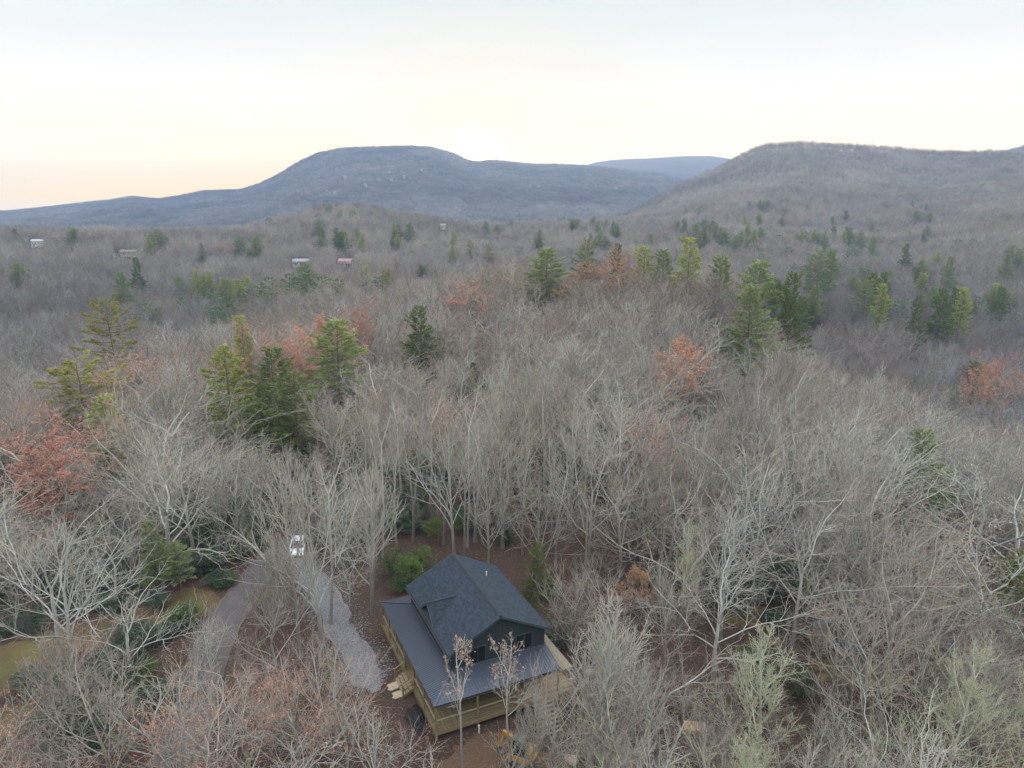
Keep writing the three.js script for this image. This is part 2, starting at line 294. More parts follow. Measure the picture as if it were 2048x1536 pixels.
{
  const M = std(1, 1, 1, 1, { map: mossT, vertexColors: true });
  const spot = (px, py, rx, rz, turn, k, label) => { const p = onGround(px, py); grassSpots.push([p[0], p[2], rx, rz, turn]); return tag(part(numbered('grass'), patch([p[0], p[2]], rx, rz, turn, 0.055 + k * 0.002, k), M, scene), label, null, null, 'structure'); };
  spot(200, 1265, 10.5, 2.6, 0.25, 1, 'strip of yellow-green mossy grass left of the road');
  spot(385, 1205, 3.4, 3.2, 0.3, 2, 'mossy green verge along the left edge of the road');
  spot(60, 1330, 4.5, 4.2, 0.2, 3, 'yellow-green grass at the foot of the forked tree');
  spot(515, 1195, 0.9, 4.6, -0.35, 4, 'narrow mossy strip between the road and the gravel drive');
  spot(1510, 1235, 4.5, 2.2, 0, 5, 'mossy yellow-green clearing among the trees right of the house');
  spot(1700, 1345, 4.5, 2.2, 0, 6, 'small patch of mossy grass below the blue tarp');
  spot(20, 1440, 4, 2, 0, 7, 'green grass at the lower left corner of the view');
}

// ------------------------------------------------------------------ trees
const bark = new THREE.MeshStandardMaterial({ vertexColors: true, roughness: 0.92 });
const foliage = new THREE.MeshStandardMaterial({ vertexColors: true, roughness: 0.85 });
const PAL = {
  grey: { lo: [0.224, 0.214, 0.192], hi: [0.471, 0.468, 0.426], twig: [0.376, 0.360, 0.318] },
  pale: { lo: [0.298, 0.289, 0.262], hi: [0.571, 0.588, 0.552], twig: [0.449, 0.437, 0.393] },
  dark: { lo: [0.157, 0.148, 0.132], hi: [0.370, 0.358, 0.324], twig: [0.303, 0.280, 0.250] },
  red: { lo: [0.199, 0.189, 0.174], hi: [0.408, 0.397, 0.363], twig: [0.357, 0.307, 0.265] },
  lichen: { lo: [0.247, 0.249, 0.216], hi: [0.527, 0.548, 0.444], twig: [0.494, 0.514, 0.348] },
};
// species: how each level of branching behaves
const SPEC = {
  oak: { h: 19, fork: 0.42, leader: 0.5, r: 0.27, n: [8, 7, 6, 4], len: [0.54, 0.5, 0.46, 0.5], ang: [58, 48, 46, 44], wander: [0.05, 0.26, 0.30, 0.25], up: [0.04, 0.10, 0.08, 0.06], start: [0.38, 0.25, 0.15, 0.1] },
  upright: { h: 19, fork: 0.25, leader: 0.95, r: 0.21, n: [15, 8, 5, 5], len: [0.36, 0.45, 0.45, 0.5], ang: [33, 28, 28, 28], wander: [0.03, 0.07, 0.09, 0.1], up: [0.03, 0.20, 0.16, 0.10], start: [0.25, 0.2, 0.15, 0.1] },
  pole: { h: 22, fork: 0.55, leader: 0.75, r: 0.19, n: [7, 6, 6, 4], len: [0.26, 0.5, 0.5, 0.5], ang: [42, 40, 40, 40], wander: [0.05, 0.18, 0.22, 0.2], up: [0.03, 0.14, 0.10, 0.05], start: [0.55, 0.25, 0.15, 0.1] },
  red: { h: 17, fork: 0.3, leader: 0.7, r: 0.2, n: [11, 7, 5, 5], len: [0.52, 0.47, 0.46, 0.52], ang: [50, 42, 40, 38], wander: [0.04, 0.12, 0.15, 0.16], up: [0.03, 0.17, 0.14, 0.10], start: [0.26, 0.2, 0.15, 0.1] },
};
function bareTree(seed, kind, palette, o = {}) {
  const S = { ...SPEC[kind], ...o }, r = rng(seed), pal = PAL[palette], trunk = new MB(), crown = new MB(), tips = [], H = S.h, twigR = S.twigR ?? 0.0105, detail = S.detail ?? 1;
  const sides = S.sides ?? [9, 6, 4, 3], segs = S.segs ?? [10, 7, 4, 2], levels = S.levels ?? 4;
  const nrm = (d) => { const L = Math.hypot(d[0], d[1], d[2]) || 1; return [d[0] / L, d[1] / L, d[2] / L]; };
  function grow(level, p, d, len, rad, rEnd) {
    const n = segs[level], step = len / n, pts = [p], rr = [rad], dirs = [d];
    for (let k = 1; k <= n; k++) {
      const w = S.wander[level] * (level ? 1 : k < 3 ? 0.4 : 1);
      d = nrm([d[0] + (r() * 2 - 1) * w, d[1] + (r() * 2 - 1) * w + S.up[level], d[2] + (r() * 2 - 1) * w]);
      p = [p[0] + d[0] * step, p[1] + d[1] * step, p[2] + d[2] * step]; pts.push(p); dirs.push(d);
      rr.push(lerp(rad, rEnd, Math.pow(k / n, 0.8)));
    }
    const tone = 0.85 + r() * 0.3, lev = level / 3;
    if (!level) { rr[0] *= 1.5; rr[1] *= 1.08; }
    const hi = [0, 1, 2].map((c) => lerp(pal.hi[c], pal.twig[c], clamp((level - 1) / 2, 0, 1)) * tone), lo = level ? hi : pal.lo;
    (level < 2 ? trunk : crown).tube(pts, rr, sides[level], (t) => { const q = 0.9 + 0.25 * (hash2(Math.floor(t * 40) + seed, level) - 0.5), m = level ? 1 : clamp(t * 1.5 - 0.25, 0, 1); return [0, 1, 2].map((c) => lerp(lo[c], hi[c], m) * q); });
    const m = Math.max(1, Math.round(S.n[level] * detail * (0.8 + 0.4 * r()))), gold = r() * 6.28, next = level + 1;
    for (let k = 0; k < m; k++) {
      const last = k >= m - (level ? 1 : 2), t = last ? 1 : lerp(S.start[level], 0.98, (k + r() * 0.8) / m), f = t * n, i = Math.min(n - 1, Math.floor(f)), q = f - i;
      const a = pts[i], b = pts[i + 1], at = [lerp(a[0], b[0], q), lerp(a[1], b[1], q), lerp(a[2], b[2], q)], dd = dirs[Math.min(n, i + 1)], rAt = lerp(rr[i], rr[i + 1], q);
      const az = gold + k * 2.39996 + (r() - 0.5) * 0.9, th = S.ang[level] * R * (last ? 0.35 + 0.4 * r() : (0.65 + 0.6 * r()) * lerp(1.2, 0.75, (t - S.start[level]) / (1 - S.start[level])));
      let u = Math.abs(dd[1]) < 0.95 ? nrm([-dd[2], 0, dd[0]]) : [1, 0, 0]; const v = [dd[1] * u[2] - dd[2] * u[1], dd[2] * u[0] - dd[0] * u[2], dd[0] * u[1] - dd[1] * u[0]];
      const e = [0, 1, 2].map((c) => dd[c] * Math.cos(th) + (u[c] * Math.cos(az) + v[c] * Math.sin(az)) * Math.sin(th));
      if (level >= 1 && e[1] < -0.25) e[1] *= -0.4;
      const dir = nrm(e), L = (level ? len : H) * S.len[level] * (0.65 + 0.6 * r()) * (level ? lerp(1.15, 0.7, t) : lerp(1.05, S.leader > 0.9 ? 0.5 : 0.85, (t - S.start[0]) / (1 - S.start[0])));
      if (next >= levels) {
        const c = pal.twig.map((x) => x * (0.8 + 0.4 * r()));
        crown.spike(at, dir, L * (0.7 + 0.6 * r()), Math.min(twigR, Math.max(rAt * 0.8, twigR * 0.6)), c, c);
        tips.push([at[0] + dir[0] * L * 0.8, at[1] + dir[1] * L * 0.8, at[2] + dir[2] * L * 0.8, dir]);
      } else {
        const fl = (S.floor ?? [0, 0.055, 0.032, 0.019]), r0 = Math.max(rAt * (level ? 0.62 : last ? 0.85 : 0.5), twigR * 1.4, fl[next]);
        grow(next, at, dir, L, r0, Math.max(twigR * 1.2, r0 * 0.35, (fl[next + 1] ?? 0) * 0.8));
      }
    }
  }
  const lean = [(r() - 0.5) * 0.12, 1, (r() - 0.5) * 0.12];
  grow(0, [0, -0.3, 0], nrm(lean), H * S.leader, S.r, S.r * (S.leader > 0.9 ? 0.18 : 0.5));
  let top = 0; for (let k = 1; k < crown.p.length; k += 3) top = Math.max(top, crown.p[k]);
  return { trunk, crown, tips, top, seed };
}
function fit(t, h) {   // scales a tree so that it stands h metres tall
  const k = h / t.top;
  for (const m of [t.trunk, t.crown]) for (let i = 0; i < m.p.length; i++) m.p[i] *= k;
  for (const q of t.tips) { q[0] *= k; q[1] *= k; q[2] *= k; }
  t.top = h; return t;
}
function leaves(t, colours, share, size, droop, minH = 0, per = 3) {   // dead leaves left on the twigs
  const r = rng(t.seed + 77), m = new MB();
  for (const [x, y, z, d] of t.tips) {
    const patchy = 0.5 + 0.9 * vnoise(x * 0.5 + t.seed, y * 0.5 + z * 0.5);
    if (y < minH || r() > share * clamp(patchy + 0.35, 0, 1.3)) continue;
    for (let k = 0; k < per; k++) {
      const a = r() * 6.28, e = r() * 2 - 1 - droop, q = Math.hypot(1, e), dd = [Math.cos(a) / q, e / q, Math.sin(a) / q], c = colours[Math.floor(r() * colours.length)], b = 0.75 + 0.5 * r();
      const s = [-Math.sin(a), (r() - 0.5) * 0.8, Math.cos(a)], L = size * (0.7 + 0.6 * r());
      m.leaf([x + (r() - 0.5) * 0.35, y + (r() - 0.5) * 0.35, z + (r() - 0.5) * 0.35], dd, s, L, L * 0.65, c.map((v) => v * b));
    }
  }
  return m;
}
// an evergreen: a straight trunk with irregular whorls of branches that carry sprays of needles
function pineTree(seed, o = {}) {
  const r = rng(seed), S = { h: 18, low: 0.2, wide: 0.23, whorl: 0.5, per: 6, tufts: 44, green: [[0.07, 0.125, 0.035], [0.115, 0.18, 0.042], [0.175, 0.23, 0.06]], droop: 0.08, ragged: 0.5, needle: 0.38, blade: 0.045, shape: 0.62, ...o };
  const trunk = new MB(), crown = new MB(), H = S.h;
  const pts = [], rr = []; let x = 0, z = 0;
  for (let k = 0; k <= 10; k++) { pts.push([x, H * 0.98 * k / 10 - 0.3 * (k === 0), z]); rr.push(lerp(H * 0.0125, 0.03, k / 10) * (k ? 1 : 1.4)); x += (r() - 0.5) * 0.22; z += (r() - 0.5) * 0.22; }
  trunk.tube(pts, rr, 7, (t) => [0.17, 0.14, 0.115].map((c) => c * (0.8 + 0.4 * r())));
  const spray = (p, d, tone) => {
    const n = S.blades ?? 5;
    for (let k = 0; k < n; k++) {
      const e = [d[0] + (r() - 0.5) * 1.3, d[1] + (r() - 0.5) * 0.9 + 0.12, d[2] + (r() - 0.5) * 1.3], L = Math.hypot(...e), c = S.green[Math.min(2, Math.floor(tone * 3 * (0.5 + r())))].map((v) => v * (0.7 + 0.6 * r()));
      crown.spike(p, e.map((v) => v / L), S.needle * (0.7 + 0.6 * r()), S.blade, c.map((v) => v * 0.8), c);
    }
  };
  let gold = r() * 6.28;
  for (let y = H * S.low; y < H * 0.985; y += S.whorl / S.per * (0.4 + 1.2 * r()) * (S.h / 18)) {
    const t = Math.max(0, (y / H - S.low) / (1 - S.low)), env = Math.pow(1 - t, S.shape) * Math.min(1, 0.55 + t * 3), n = 1, k = 0; gold += 2.4 + (r() - 0.5) * 0.8; const a0 = gold;
    {
      const L = (H * S.wide * env + 0.25) * (1 - S.ragged + S.ragged * 1.6 * r()) * (1 + 0.45 * vnoise(y * 0.35 + seed, Math.cos(a0 + k / n * 6.28) * 1.2 + 5)); if (L < 0.15) continue;
      const a = a0 + k / n * 6.28 + (r() - 0.5) * 0.5, rise = lerp(-S.droop, 0.55, Math.pow(t, 1.5)) + (r() - 0.5) * 0.34, P = [], Q = [], m = 4;
      for (let s = 0; s <= m; s++) { const f = s / m; P.push([Math.cos(a) * L * f, y + L * (rise * f + 0.16 * f * f - 0.06 * f), Math.sin(a) * L * f]); Q.push(Math.max(0.012, L * 0.013 * (1 - f * 0.8))); }
      trunk.tube(P, Q, 3, () => [0.16, 0.13, 0.105]);
      const count = Math.max(4, Math.round(S.tufts * L / 4 * (S.h < 8 ? 1.8 : 1)));
      for (let s = 0; s < count; s++) {
        const f = lerp(S.bare ?? 0.22, 1, Math.sqrt((s + r()) / count)), i = Math.min(m - 1, Math.floor(f * m)), q = f * m - i, side = (r() - 0.5) * 0.85 * L * (1.05 - f) + (r() - 0.5) * 0.3, p = [0, 1, 2].map((c) => lerp(P[i][c], P[i + 1][c], q));
        p[0] += -Math.sin(a) * side; p[2] += Math.cos(a) * side; p[1] += (r() - 0.5) * 0.45 + 0.05;
        const out = [Math.cos(a) + -Math.sin(a) * side * 0.6, 0.15, Math.sin(a) + Math.cos(a) * side * 0.6], q2 = Math.hypot(...out);
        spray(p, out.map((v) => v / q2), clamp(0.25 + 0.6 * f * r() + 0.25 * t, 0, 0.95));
      }
    }
  }
  for (let k = 0; k < 8; k++) spray([x * 0.9, H * (0.95 + 0.05 * k / 8), z * 0.9], [0, 1, 0], 0.8);
  return { trunk, crown, top: H };
}
// an evergreen bush of broad dark leaves on many stems
function bush(seed, w, h, greens, n = 1500, size = 0.2) {
  const r = rng(seed), stems = new MB(), leavesM = new MB();
  for (let k = 0; k < 9; k++) { const a = r() * 6.28, e = 0.3 + r() * 0.6, p = [[0, -0.1, 0], [Math.cos(a) * w * 0.15 * e, h * 0.4, Math.sin(a) * w * 0.15 * e], [Math.cos(a) * w * 0.38 * e, h * 0.8, Math.sin(a) * w * 0.38 * e]]; stems.tube(p, [0.04, 0.03, 0.012], 4, () => [0.14, 0.11, 0.09]); }
  const lobes = []; for (let k = 0; k < 11; k++) { const a = r() * 6.28, e = Math.sqrt(r()) * 0.32; lobes.push([Math.cos(a) * w * e, h * (0.3 + 0.45 * r()), Math.sin(a) * w * e, w * (0.14 + 0.14 * r())]); }
  for (let k = 0; k < n; k++) {
    const L = lobes[Math.floor(r() * lobes.length)], a = r() * 6.28, cy = r() * 1.7 - 0.7, s = Math.sqrt(Math.max(0, 1 - cy * cy)), q = L[3] * (0.72 + 0.38 * r()), p = [L[0] + Math.cos(a) * s * q, Math.max(0.08, L[1] + cy * q * 0.9), L[2] + Math.sin(a) * s * q];
    const d = [Math.cos(a) * s + (r() - 0.5), cy * 0.7 + 0.1 + (r() - 0.5) * 0.7, Math.sin(a) * s + (r() - 0.5)], dl = Math.hypot(...d) || 1, dd = d.map((v) => v / dl), sd = [-dd[2], (r() - 0.5) * 0.5, dd[0]], sl = Math.hypot(...sd) || 1, c = greens[Math.floor(r() * greens.length)], b = 0.7 + r() * 0.6, z = size * (0.7 + 0.6 * r());
    leavesM.leaf(p, dd, sd.map((v) => v / sl), z, z * 0.45, c.map((v) => v * b));
  }
  return { stems, leavesM };
}

// ------------------------------------------------------------------ the house
const flat = (tri, colour) => {   // list of triangles [[p,p,p],...] -> geometry with flat normals
  const P = [], C = []; for (const t of tri) for (const v of t) { P.push(...v); if (colour) C.push(...colour); }
  const g = new THREE.BufferGeometry(); g.setAttribute('position', new THREE.BufferAttribute(new Float32Array(P), 3)); g.setAttribute('uv', new THREE.BufferAttribute(new Float32Array(P.length / 3 * 2), 2));
  if (colour) g.setAttribute('color', new THREE.BufferAttribute(new Float32Array(C), 3));
  g.computeVertexNormals(); return g;
};
function slabTris(top, down) {   // a convex plate: its top outline (anticlockwise from above) and the vector to its underside
  const low = top.map((p) => p.map((v, c) => v + down[c])), T = [], n = top.length;
  for (let k = 1; k < n - 1; k++) { T.push([top[0], top[k], top[k + 1]]); T.push([low[0], low[k + 1], low[k]]); }
  for (let k = 0; k < n; k++) { const j = (k + 1) % n; T.push([top[k], low[k], low[j]], [top[k], low[j], top[j]]); }
  return T;
}
const slab = (top, down) => flat(slabTris(top, down));
function clip(poly2, a, b, c) {   // keeps a*x + b*y <= c
  const out = [], n = poly2.length;
  for (let k = 0; k < n; k++) { const p = poly2[k], q = poly2[(k + 1) % n], dp = a * p[0] + b * p[1] - c, dq = a * q[0] + b * q[1] - c; if (dp <= 0) out.push(p); if (dp * dq < 0) { const t = dp / (dp - dq); out.push([lerp(p[0], q[0], t), lerp(p[1], q[1], t)]); } }
  return out;
}
const wood = std(0.24, 0.188, 0.108, 0.8), woodPale = std(0.30, 0.248, 0.158, 0.8), woodGrey = std(0.27, 0.235, 0.175, 0.85), siding = std(0.024, 0.038, 0.049, 0.75), trimDark = std(0.045, 0.062, 0.075, 0.7), glass = std(0.012, 0.015, 0.018, 0.06, { metalness: 0 });
const metalRoof = std(0.064, 0.080, 0.118, 0.38, { metalness: 0.25 }), white = std(0.75, 0.75, 0.73, 0.6), roofBase = std(0.03, 0.04, 0.052, 0.95);
const shingleM = new THREE.MeshStandardMaterial({ vertexColors: true, roughness: 0.95 });
{
  const house = thing('house', 'small dark blue-grey house with a wraparound wooden porch in the forest clearing', 'house');
  house.position.set(HOUSE.x, 0, HOUSE.z); house.rotation.y = HOUSE.a;
  const P = (u, y, v) => [u, y, -v], hw = HOUSE.W / 2, hl = HOUSE.L / 2, he = 5.335, hr = 7.626, wu = 4.10, wv = 5.31, hp = 3.035, hi = 3.66, ou = -6.4425, fv = -7.8585, bv = 7.7365, rise = (hr - he) / hw;
  const r = rng(41);
  // walls: a box with two gables
  const sh = new THREE.Shape([[-wu, 0.45], [wu, 0.45], [wu, he + rise * (hw - wu) - 0.17], [0, hr - 0.19], [-wu, he + rise * (hw - wu) - 0.17]].map(([x, y]) => new THREE.Vector2(x, y)));
  const walls = part('wall', new THREE.ExtrudeGeometry(sh, { depth: 2 * wv, bevelEnabled: false }).translate(0, 0, -wv), siding, house);
  for (let u = -3.9; u <= 3.91; u += 0.3) { if ((u > -2.65 && u < -1.15) || (u > 1.4 && u < 3.0)) { part('batten', box(0.045, 0.3, 0.025, u, 3.72, wv + 0.0125), siding, walls); const t0 = 5.3, t1 = hr - 0.2 - rise * Math.abs(u); part('batten', box(0.045, t1 - t0, 0.025, u, (t0 + t1) / 2, wv + 0.0125), siding, walls); continue; } const t1 = hr - 0.2 - rise * Math.abs(u); part('batten', box(0.045, t1 - 3.5, 0.025, u, (t1 + 3.5) / 2, wv + 0.0125), siding, walls); }
  for (let v = -5.1; v <= 5.2; v += 0.3) part('batten', box(0.025, 0.36, 0.045, -wu - 0.0125, 5.18, -v), siding, walls);
  part('foundation', box(2 * wu - 0.1, 2.2, 2 * wv - 0.1, 0, -0.65, 0), std(0.2, 0.2, 0.2), house);
  // windows
  const win = (u, y, v, w, h, side, label) => {
    const wn = new THREE.Group(); wn.name = 'window'; house.add(wn); if (label) wn.userData.label = label;
    wn.position.set(...P(u, y, v)); wn.rotation.y = side === 'left' ? -Math.PI / 2 : 0;
    part('frame', [box(w + 0.16, 0.08, 0.07, 0, h / 2 + 0.04, 0.035), box(w + 0.16, 0.08, 0.07, 0, -h / 2 - 0.04, 0.035), box(0.08, h, 0.07, -w / 2 - 0.04, 0, 0.035), box(0.08, h, 0.07, w / 2 + 0.04, 0, 0.035), box(0.05, h, 0.05, 0, 0, 0.03)], trimDark, wn);
    part('pane', [box(w / 2 - 0.03, h - 0.005, 0.012, -w / 4, 0, 0.012), box(w / 2 - 0.03, h - 0.005, 0.012, w / 4, 0, 0.012)], glass, wn);
  };
  win(-1.9, 4.5, -wv, 1.25, 1.35, 'front', 'dark gable window behind the leafy treetop'); win(2.2, 4.55, -wv, 1.35, 1.3, 'front', 'dark right-hand gable window');
  for (const v of [-4.0, -2.3, -0.6, 1.2, 3.0, 4.5]) win(-wu, 4.42, v, 1.0, 0.95, 'left');
  for (const v of [-3.5, 3.2]) win(-wu, 1.9, v, 1.1, 1.3, 'left');
  // front door under the porch
  { const d = new THREE.Group(); d.name = 'door'; house.add(d); d.position.set(...P(-wu, 0, -0.9)); d.rotation.y = -Math.PI / 2; part('panel', box(0.92, 2.05, 0.05, 0, 1.70, 0.026), std(0.12, 0.07, 0.04), d); part('handle', new THREE.SphereGeometry(0.04, 8, 6).translate(0.36, 1.65, 0.09), std(0.3, 0.3, 0.3, 0.3, { metalness: 1 }), d); }
  // main roof: two slopes of shingle courses on a deck
  const thick = 0.13;
  const roof = part('roof', [slab([P(-hw, he - 0.02, -hl), P(0, hr - 0.02, -hl), P(0, hr - 0.02, hl), P(-hw, he - 0.02, hl)].reverse(), [0, -thick, 0]), slab([P(0, hr - 0.02, -hl), P(hw, he - 0.02, -hl), P(hw, he - 0.02, hl), P(0, hr - 0.02, hl)].reverse(), [0, -thick, 0])], roofBase, house);
  const slopeLen = Math.hypot(hw, hr - he);
  function shingleTris(mb, at, len, slope, keep, seed) {   // at(s, t, lift) -> point; tabs laid in staggered courses
    const rr = rng(seed), course = 0.145; let row = 0;
    for (let t = 0; t < slope - 0.01; t += course, row++) {
      let s = -(row % 2) * 0.16 - rr() * 0.1;
      while (s < len) {
        const w = 0.25 + rr() * 0.16, s0 = Math.max(0, s) + 0.006, s1 = Math.min(len, s + w) - 0.006; s += w; if (s1 - s0 < 0.04 || !keep((s0 + s1) / 2, t + course / 2)) continue;
        const b = 0.72 + 0.56 * rr(), c = [0.025 * b, 0.038 * b, 0.059 * b], t1 = Math.min(slope, t + course * 1.05), q = [at(s0, t, 0.026), at(s1, t, 0.026), at(s1, t1, 0.008), at(s0, t1, 0.008), at(s0, t, 0), at(s1, t, 0)];
        const face = (A, B, C, D) => { const u = B.map((v, k) => v - A[k]), w2 = D.map((v, k) => v - A[k]), n = [u[1] * w2[2] - u[2] * w2[1], u[2] * w2[0] - u[0] * w2[2], u[0] * w2[1] - u[1] * w2[0]], L = Math.hypot(...n) || 1, i = [A, B, C, D].map((p) => mb.vert(...p, n[0] / L, n[1] / L, n[2] / L, c)); mb.i.push(i[0], i[1], i[2], i[0], i[2], i[3]); };
        face(q[0], q[1], q[2], q[3]); face(q[4], q[5], q[1], q[0]);
      }
    }
  }
  const sl = [(t) => t * hw / slopeLen, (t) => t * (hr - he) / slopeLen];
  for (const side of [-1, 1]) {
    const mb = new MB(), nx = side * (hr - he) / slopeLen, ny = hw / slopeLen;
    shingleTris(mb, (s, t, l) => side < 0 ? P(-hw + sl[0](t) + nx * l, he + sl[1](t) + ny * l, hl - s) : P(hw - sl[0](t) + nx * l, he + sl[1](t) + ny * l, -hl + s), 2 * hl, slopeLen, (s, t) => !(side < 0 && t < 3.1 && Math.abs(hl - s + 0.02) < 1.62 * (1 - t / 3.1)), 50 + side);
    tag(part('shingles', mb.geometry(), shingleM, roof, side < 0 ? 'courses of dark slate blue shingles on the left slope' : 'courses of dark slate blue shingles on the right slope'), roof.children[roof.children.length - 1].userData.label, null, null, 'stuff');
  }
  part('ridge_cap', Array.from({ length: 38 }, (_, k) => merged([box(0.19, 0.022, 0.29, -0.08, hr + 0.012, -hl + 0.15 + k * 0.297, 0, 0, 0.46), box(0.19, 0.022, 0.29, 0.08, hr + 0.012, -hl + 0.15 + k * 0.297, 0, 0, -0.46)])), std(0.022, 0.03, 0.04, 0.9), roof);
  for (const v of [-hl - 0.02, hl + 0.02]) for (const s of [-1, 1]) part('rake_board', beam(P(s * (hw + 0.01), he - 0.09, v), P(0.0, hr - 0.09, v), 0.04, 0.2), trimDark, roof);
  for (const s of [-1, 1]) part('fascia_board', box(0.03, 0.17, 2 * hl, s * (hw + 0.018), he - 0.1, 0), trimDark, roof);
  for (const s of [-1, 1]) part('gutter', [box(0.11, 0.02, 2 * hl - 0.1, s * (hw + 0.09), he - 0.17, 0), box(0.02, 0.1, 2 * hl - 0.1, s * (hw + 0.145), he - 0.13, 0)], std(0.05, 0.055, 0.06, 0.5), roof);
  for (const v of [-5.25, 5.25]) part('downspout', box(0.07, 1.5, 0.07, -wu - 0.05, 4.4, -v), std(0.05, 0.055, 0.06, 0.5), house);
  part('flashing', box(0.05, 0.1, 2 * wv, -wu - 0.03, 3.72, 0), std(0.1, 0.1, 0.11, 0.4), house); part('flashing', box(2 * wu, 0.1, 0.05, 0, 3.72, wv + 0.045), std(0.1, 0.1, 0.11, 0.4), house);
  part('vent_pipe', new THREE.CylinderGeometry(0.055, 0.055, 0.55, 12).translate(2.08, 6.75, -2.28), white, roof, 'white plumbing vent pipe');
  // dormer on the left slope
  const yd = 6.76, ub = -1.66, uf = -4.32, half = 1.58, yl = 5.47;
  const dormer = part('dormer', [slab([P(uf, yd, 0), P(uf, yl, -half), P(ub, yd, 0)], [0, -0.09, 0]), slab([P(uf, yd, 0), P(ub, yd, 0), P(uf, yl, half)], [0, -0.09, 0]), slab([P(-4.0, yd - 0.12, 0), P(-4.0, yl - 0.06, half), P(-4.0, yl - 0.2, half), P(-4.0, yl - 0.2, -half), P(-4.0, yl - 0.06, -half)], [0.06, 0, 0])], roofBase, house);
  for (const s of [-1, 1]) {
    const mb = new MB(), sp = Math.hypot(half, yd - yl), dl = ub - uf, n = [0, half / sp, s * (yd - yl) / sp];
    shingleTris(mb, (a, t, l) => { const aa = s < 0 ? a : dl - a, f = t / sp; return P(uf + aa, lerp(yl, yd, f) + n[1] * l, s * half * (1 - f) + n[2] * l); }, dl, sp, (a, t) => { const aa = s < 0 ? a : dl - a; return aa / dl < t / sp + 0.02; }, 70 + s);
    tag(part('shingles', mb.geometry(), shingleM, dormer), 'dark shingles on one side of the dormer', null, null, 'stuff');
    part('rake_board', beam(P(uf - 0.02, yl - 0.07, s * half), P(uf - 0.02, yd - 0.06, 0), 0.04, 0.15), trimDark, dormer);
  }
  part('ridge_cap', beam(P(uf, yd + 0.02, 0), P(ub, yd + 0.02, 0), 0.16, 0.03), std(0.022, 0.03, 0.04), dormer);
  // porch roof of ribbed metal panels on three sides, mitred at the corners
  const porch = part('porch_roof', [beam(P(ou + 0.1, hp - 0.12, bv - 0.1), P(ou + 0.1, hp - 0.12, fv + 0.1), 0.06, 0.2), beam(P(ou + 0.13, hp - 0.12, fv + 0.1), P(4.2, hp - 0.12, fv + 0.1), 0.06, 0.2), beam(P(ou + 0.13, hp - 0.12, bv - 0.1), P(4.2, hp - 0.12, bv - 0.1), 0.06, 0.2)], trimDark, house);
  function metalSide(A, E, N, len, T, sC, sD) {   // eave corner, direction along, direction in, horizontal run, mitres
    const k = (hi - hp) / T, at = (s, t, l) => P(A[0] + E[0] * s + N[0] * t, hp + k * t + l, A[1] + E[1] * s + N[1] * t), flip = (E[0] * N[1] - E[1] * N[0]) > 0 ? 1 : -1;
    const cut = (s0, s1) => { let q = [[s0, 0], [s1, 0], [s1, T], [s0, T]]; q = clip(q, -1, sC / T, 0); q = clip(q, 1, (len - sD) / T, len); return q; };
    for (let s = 0; s < len - 0.02; s += 0.9) {
      const s1 = Math.min(len, s + 0.9), q = cut(s + 0.004, s1 - 0.004); if (q.length < 3) continue;
      let tris = slabTris((flip > 0 ? q : [...q].reverse()).map(([a, b]) => at(a, b, 0)), [0, -0.025, 0]);
      for (let x = s + 0.06; x < s1 - 0.03; x += 0.225) { const c = cut(x, x + 0.055); if (c.length < 3) continue; tris = tris.concat(slabTris((flip > 0 ? c : [...c].reverse()).map(([a, b]) => at(a, b, 0.034)), [0, -0.04, 0])); }
      part('roof_panel', flat(tris), metalRoof, porch);
    }
  }
  metalSide([ou, fv], [0, 1], [1, 0], bv - fv, -wu - ou, -wv - fv, wv - fv);
  metalSide([ou, fv], [1, 0], [0, 1], 4.2755 - ou, -wv - fv, -wu - ou, 4.2755 - ou);
  metalSide([ou, bv], [1, 0], [0, -1], 4.2755 - ou, bv - wv, -wu - ou, 4.2755 - ou);
  part('hip_cap', beam(P(ou, hp + 0.045, fv), P(-wu, hi + 0.045, -wv), 0.2, 0.03), metalRoof, porch); part('hip_cap', beam(P(ou, hp + 0.045, bv), P(-wu, hi + 0.045, wv), 0.2, 0.03), metalRoof, porch);
  // the deck: boards, rim, posts, rails
  const deck = part('deck', [box(2.0, 0.14, 15.1, -5.2, 0.53, 0.08), box(9.6, 0.14, 2.2, 0.75, 0.53, 6.45), box(2.6, 0.14, 10.4, 5.6, 0.53, 0.1)], woodGrey, house);
  const shade = [wood, woodPale, std(0.25, 0.19, 0.105, 0.8), std(0.225, 0.178, 0.105, 0.8)];
  for (let u = -6.25; u < -4.15; u += 0.146) part('deck_board', box(0.138, 0.03, 15.3, u, 0.63, 0.06), shade[Math.floor(r() * 4)], deck);
  for (let v = -7.68; v < -5.36; v += 0.146) part('deck_board', box(9.8, 0.03, 0.138, 0.78, 0.631, -v), shade[Math.floor(r() * 4)], deck);
  for (let u = 4.2; u < 6.9; u += 0.146) part('deck_board', box(0.138, 0.03, 10.4, u, 0.629, 0.1), std(0.29, 0.255, 0.195, 0.85), deck);
  part('rim_board', box(0.04, 0.26, 15.5, -6.35, 0.51, 0.06), wood, deck); part('rim_board', box(12.06, 0.26, 0.04, -0.3, 0.51, 7.79), wood, deck); part('rim_board', box(0.04, 0.26, 12.9, 5.75, 0.51, 1.35 - 0.06), wood, deck);
  const groundY = (u, v) => { const [x, z] = fromHouse(u, v); return height(x, z); };
  const post = (u, v, top) => { const g = groundY(u, v) - 0.2; part('post', box(0.14, top - g, 0.14, u, (top + g) / 2, -v), wood, house); };
  const leftPosts = [-7.7, -4.9, -2.25, 0.4, 3.0, 5.4, 7.6], frontPosts = [-2.9, 0.5, 4.15];
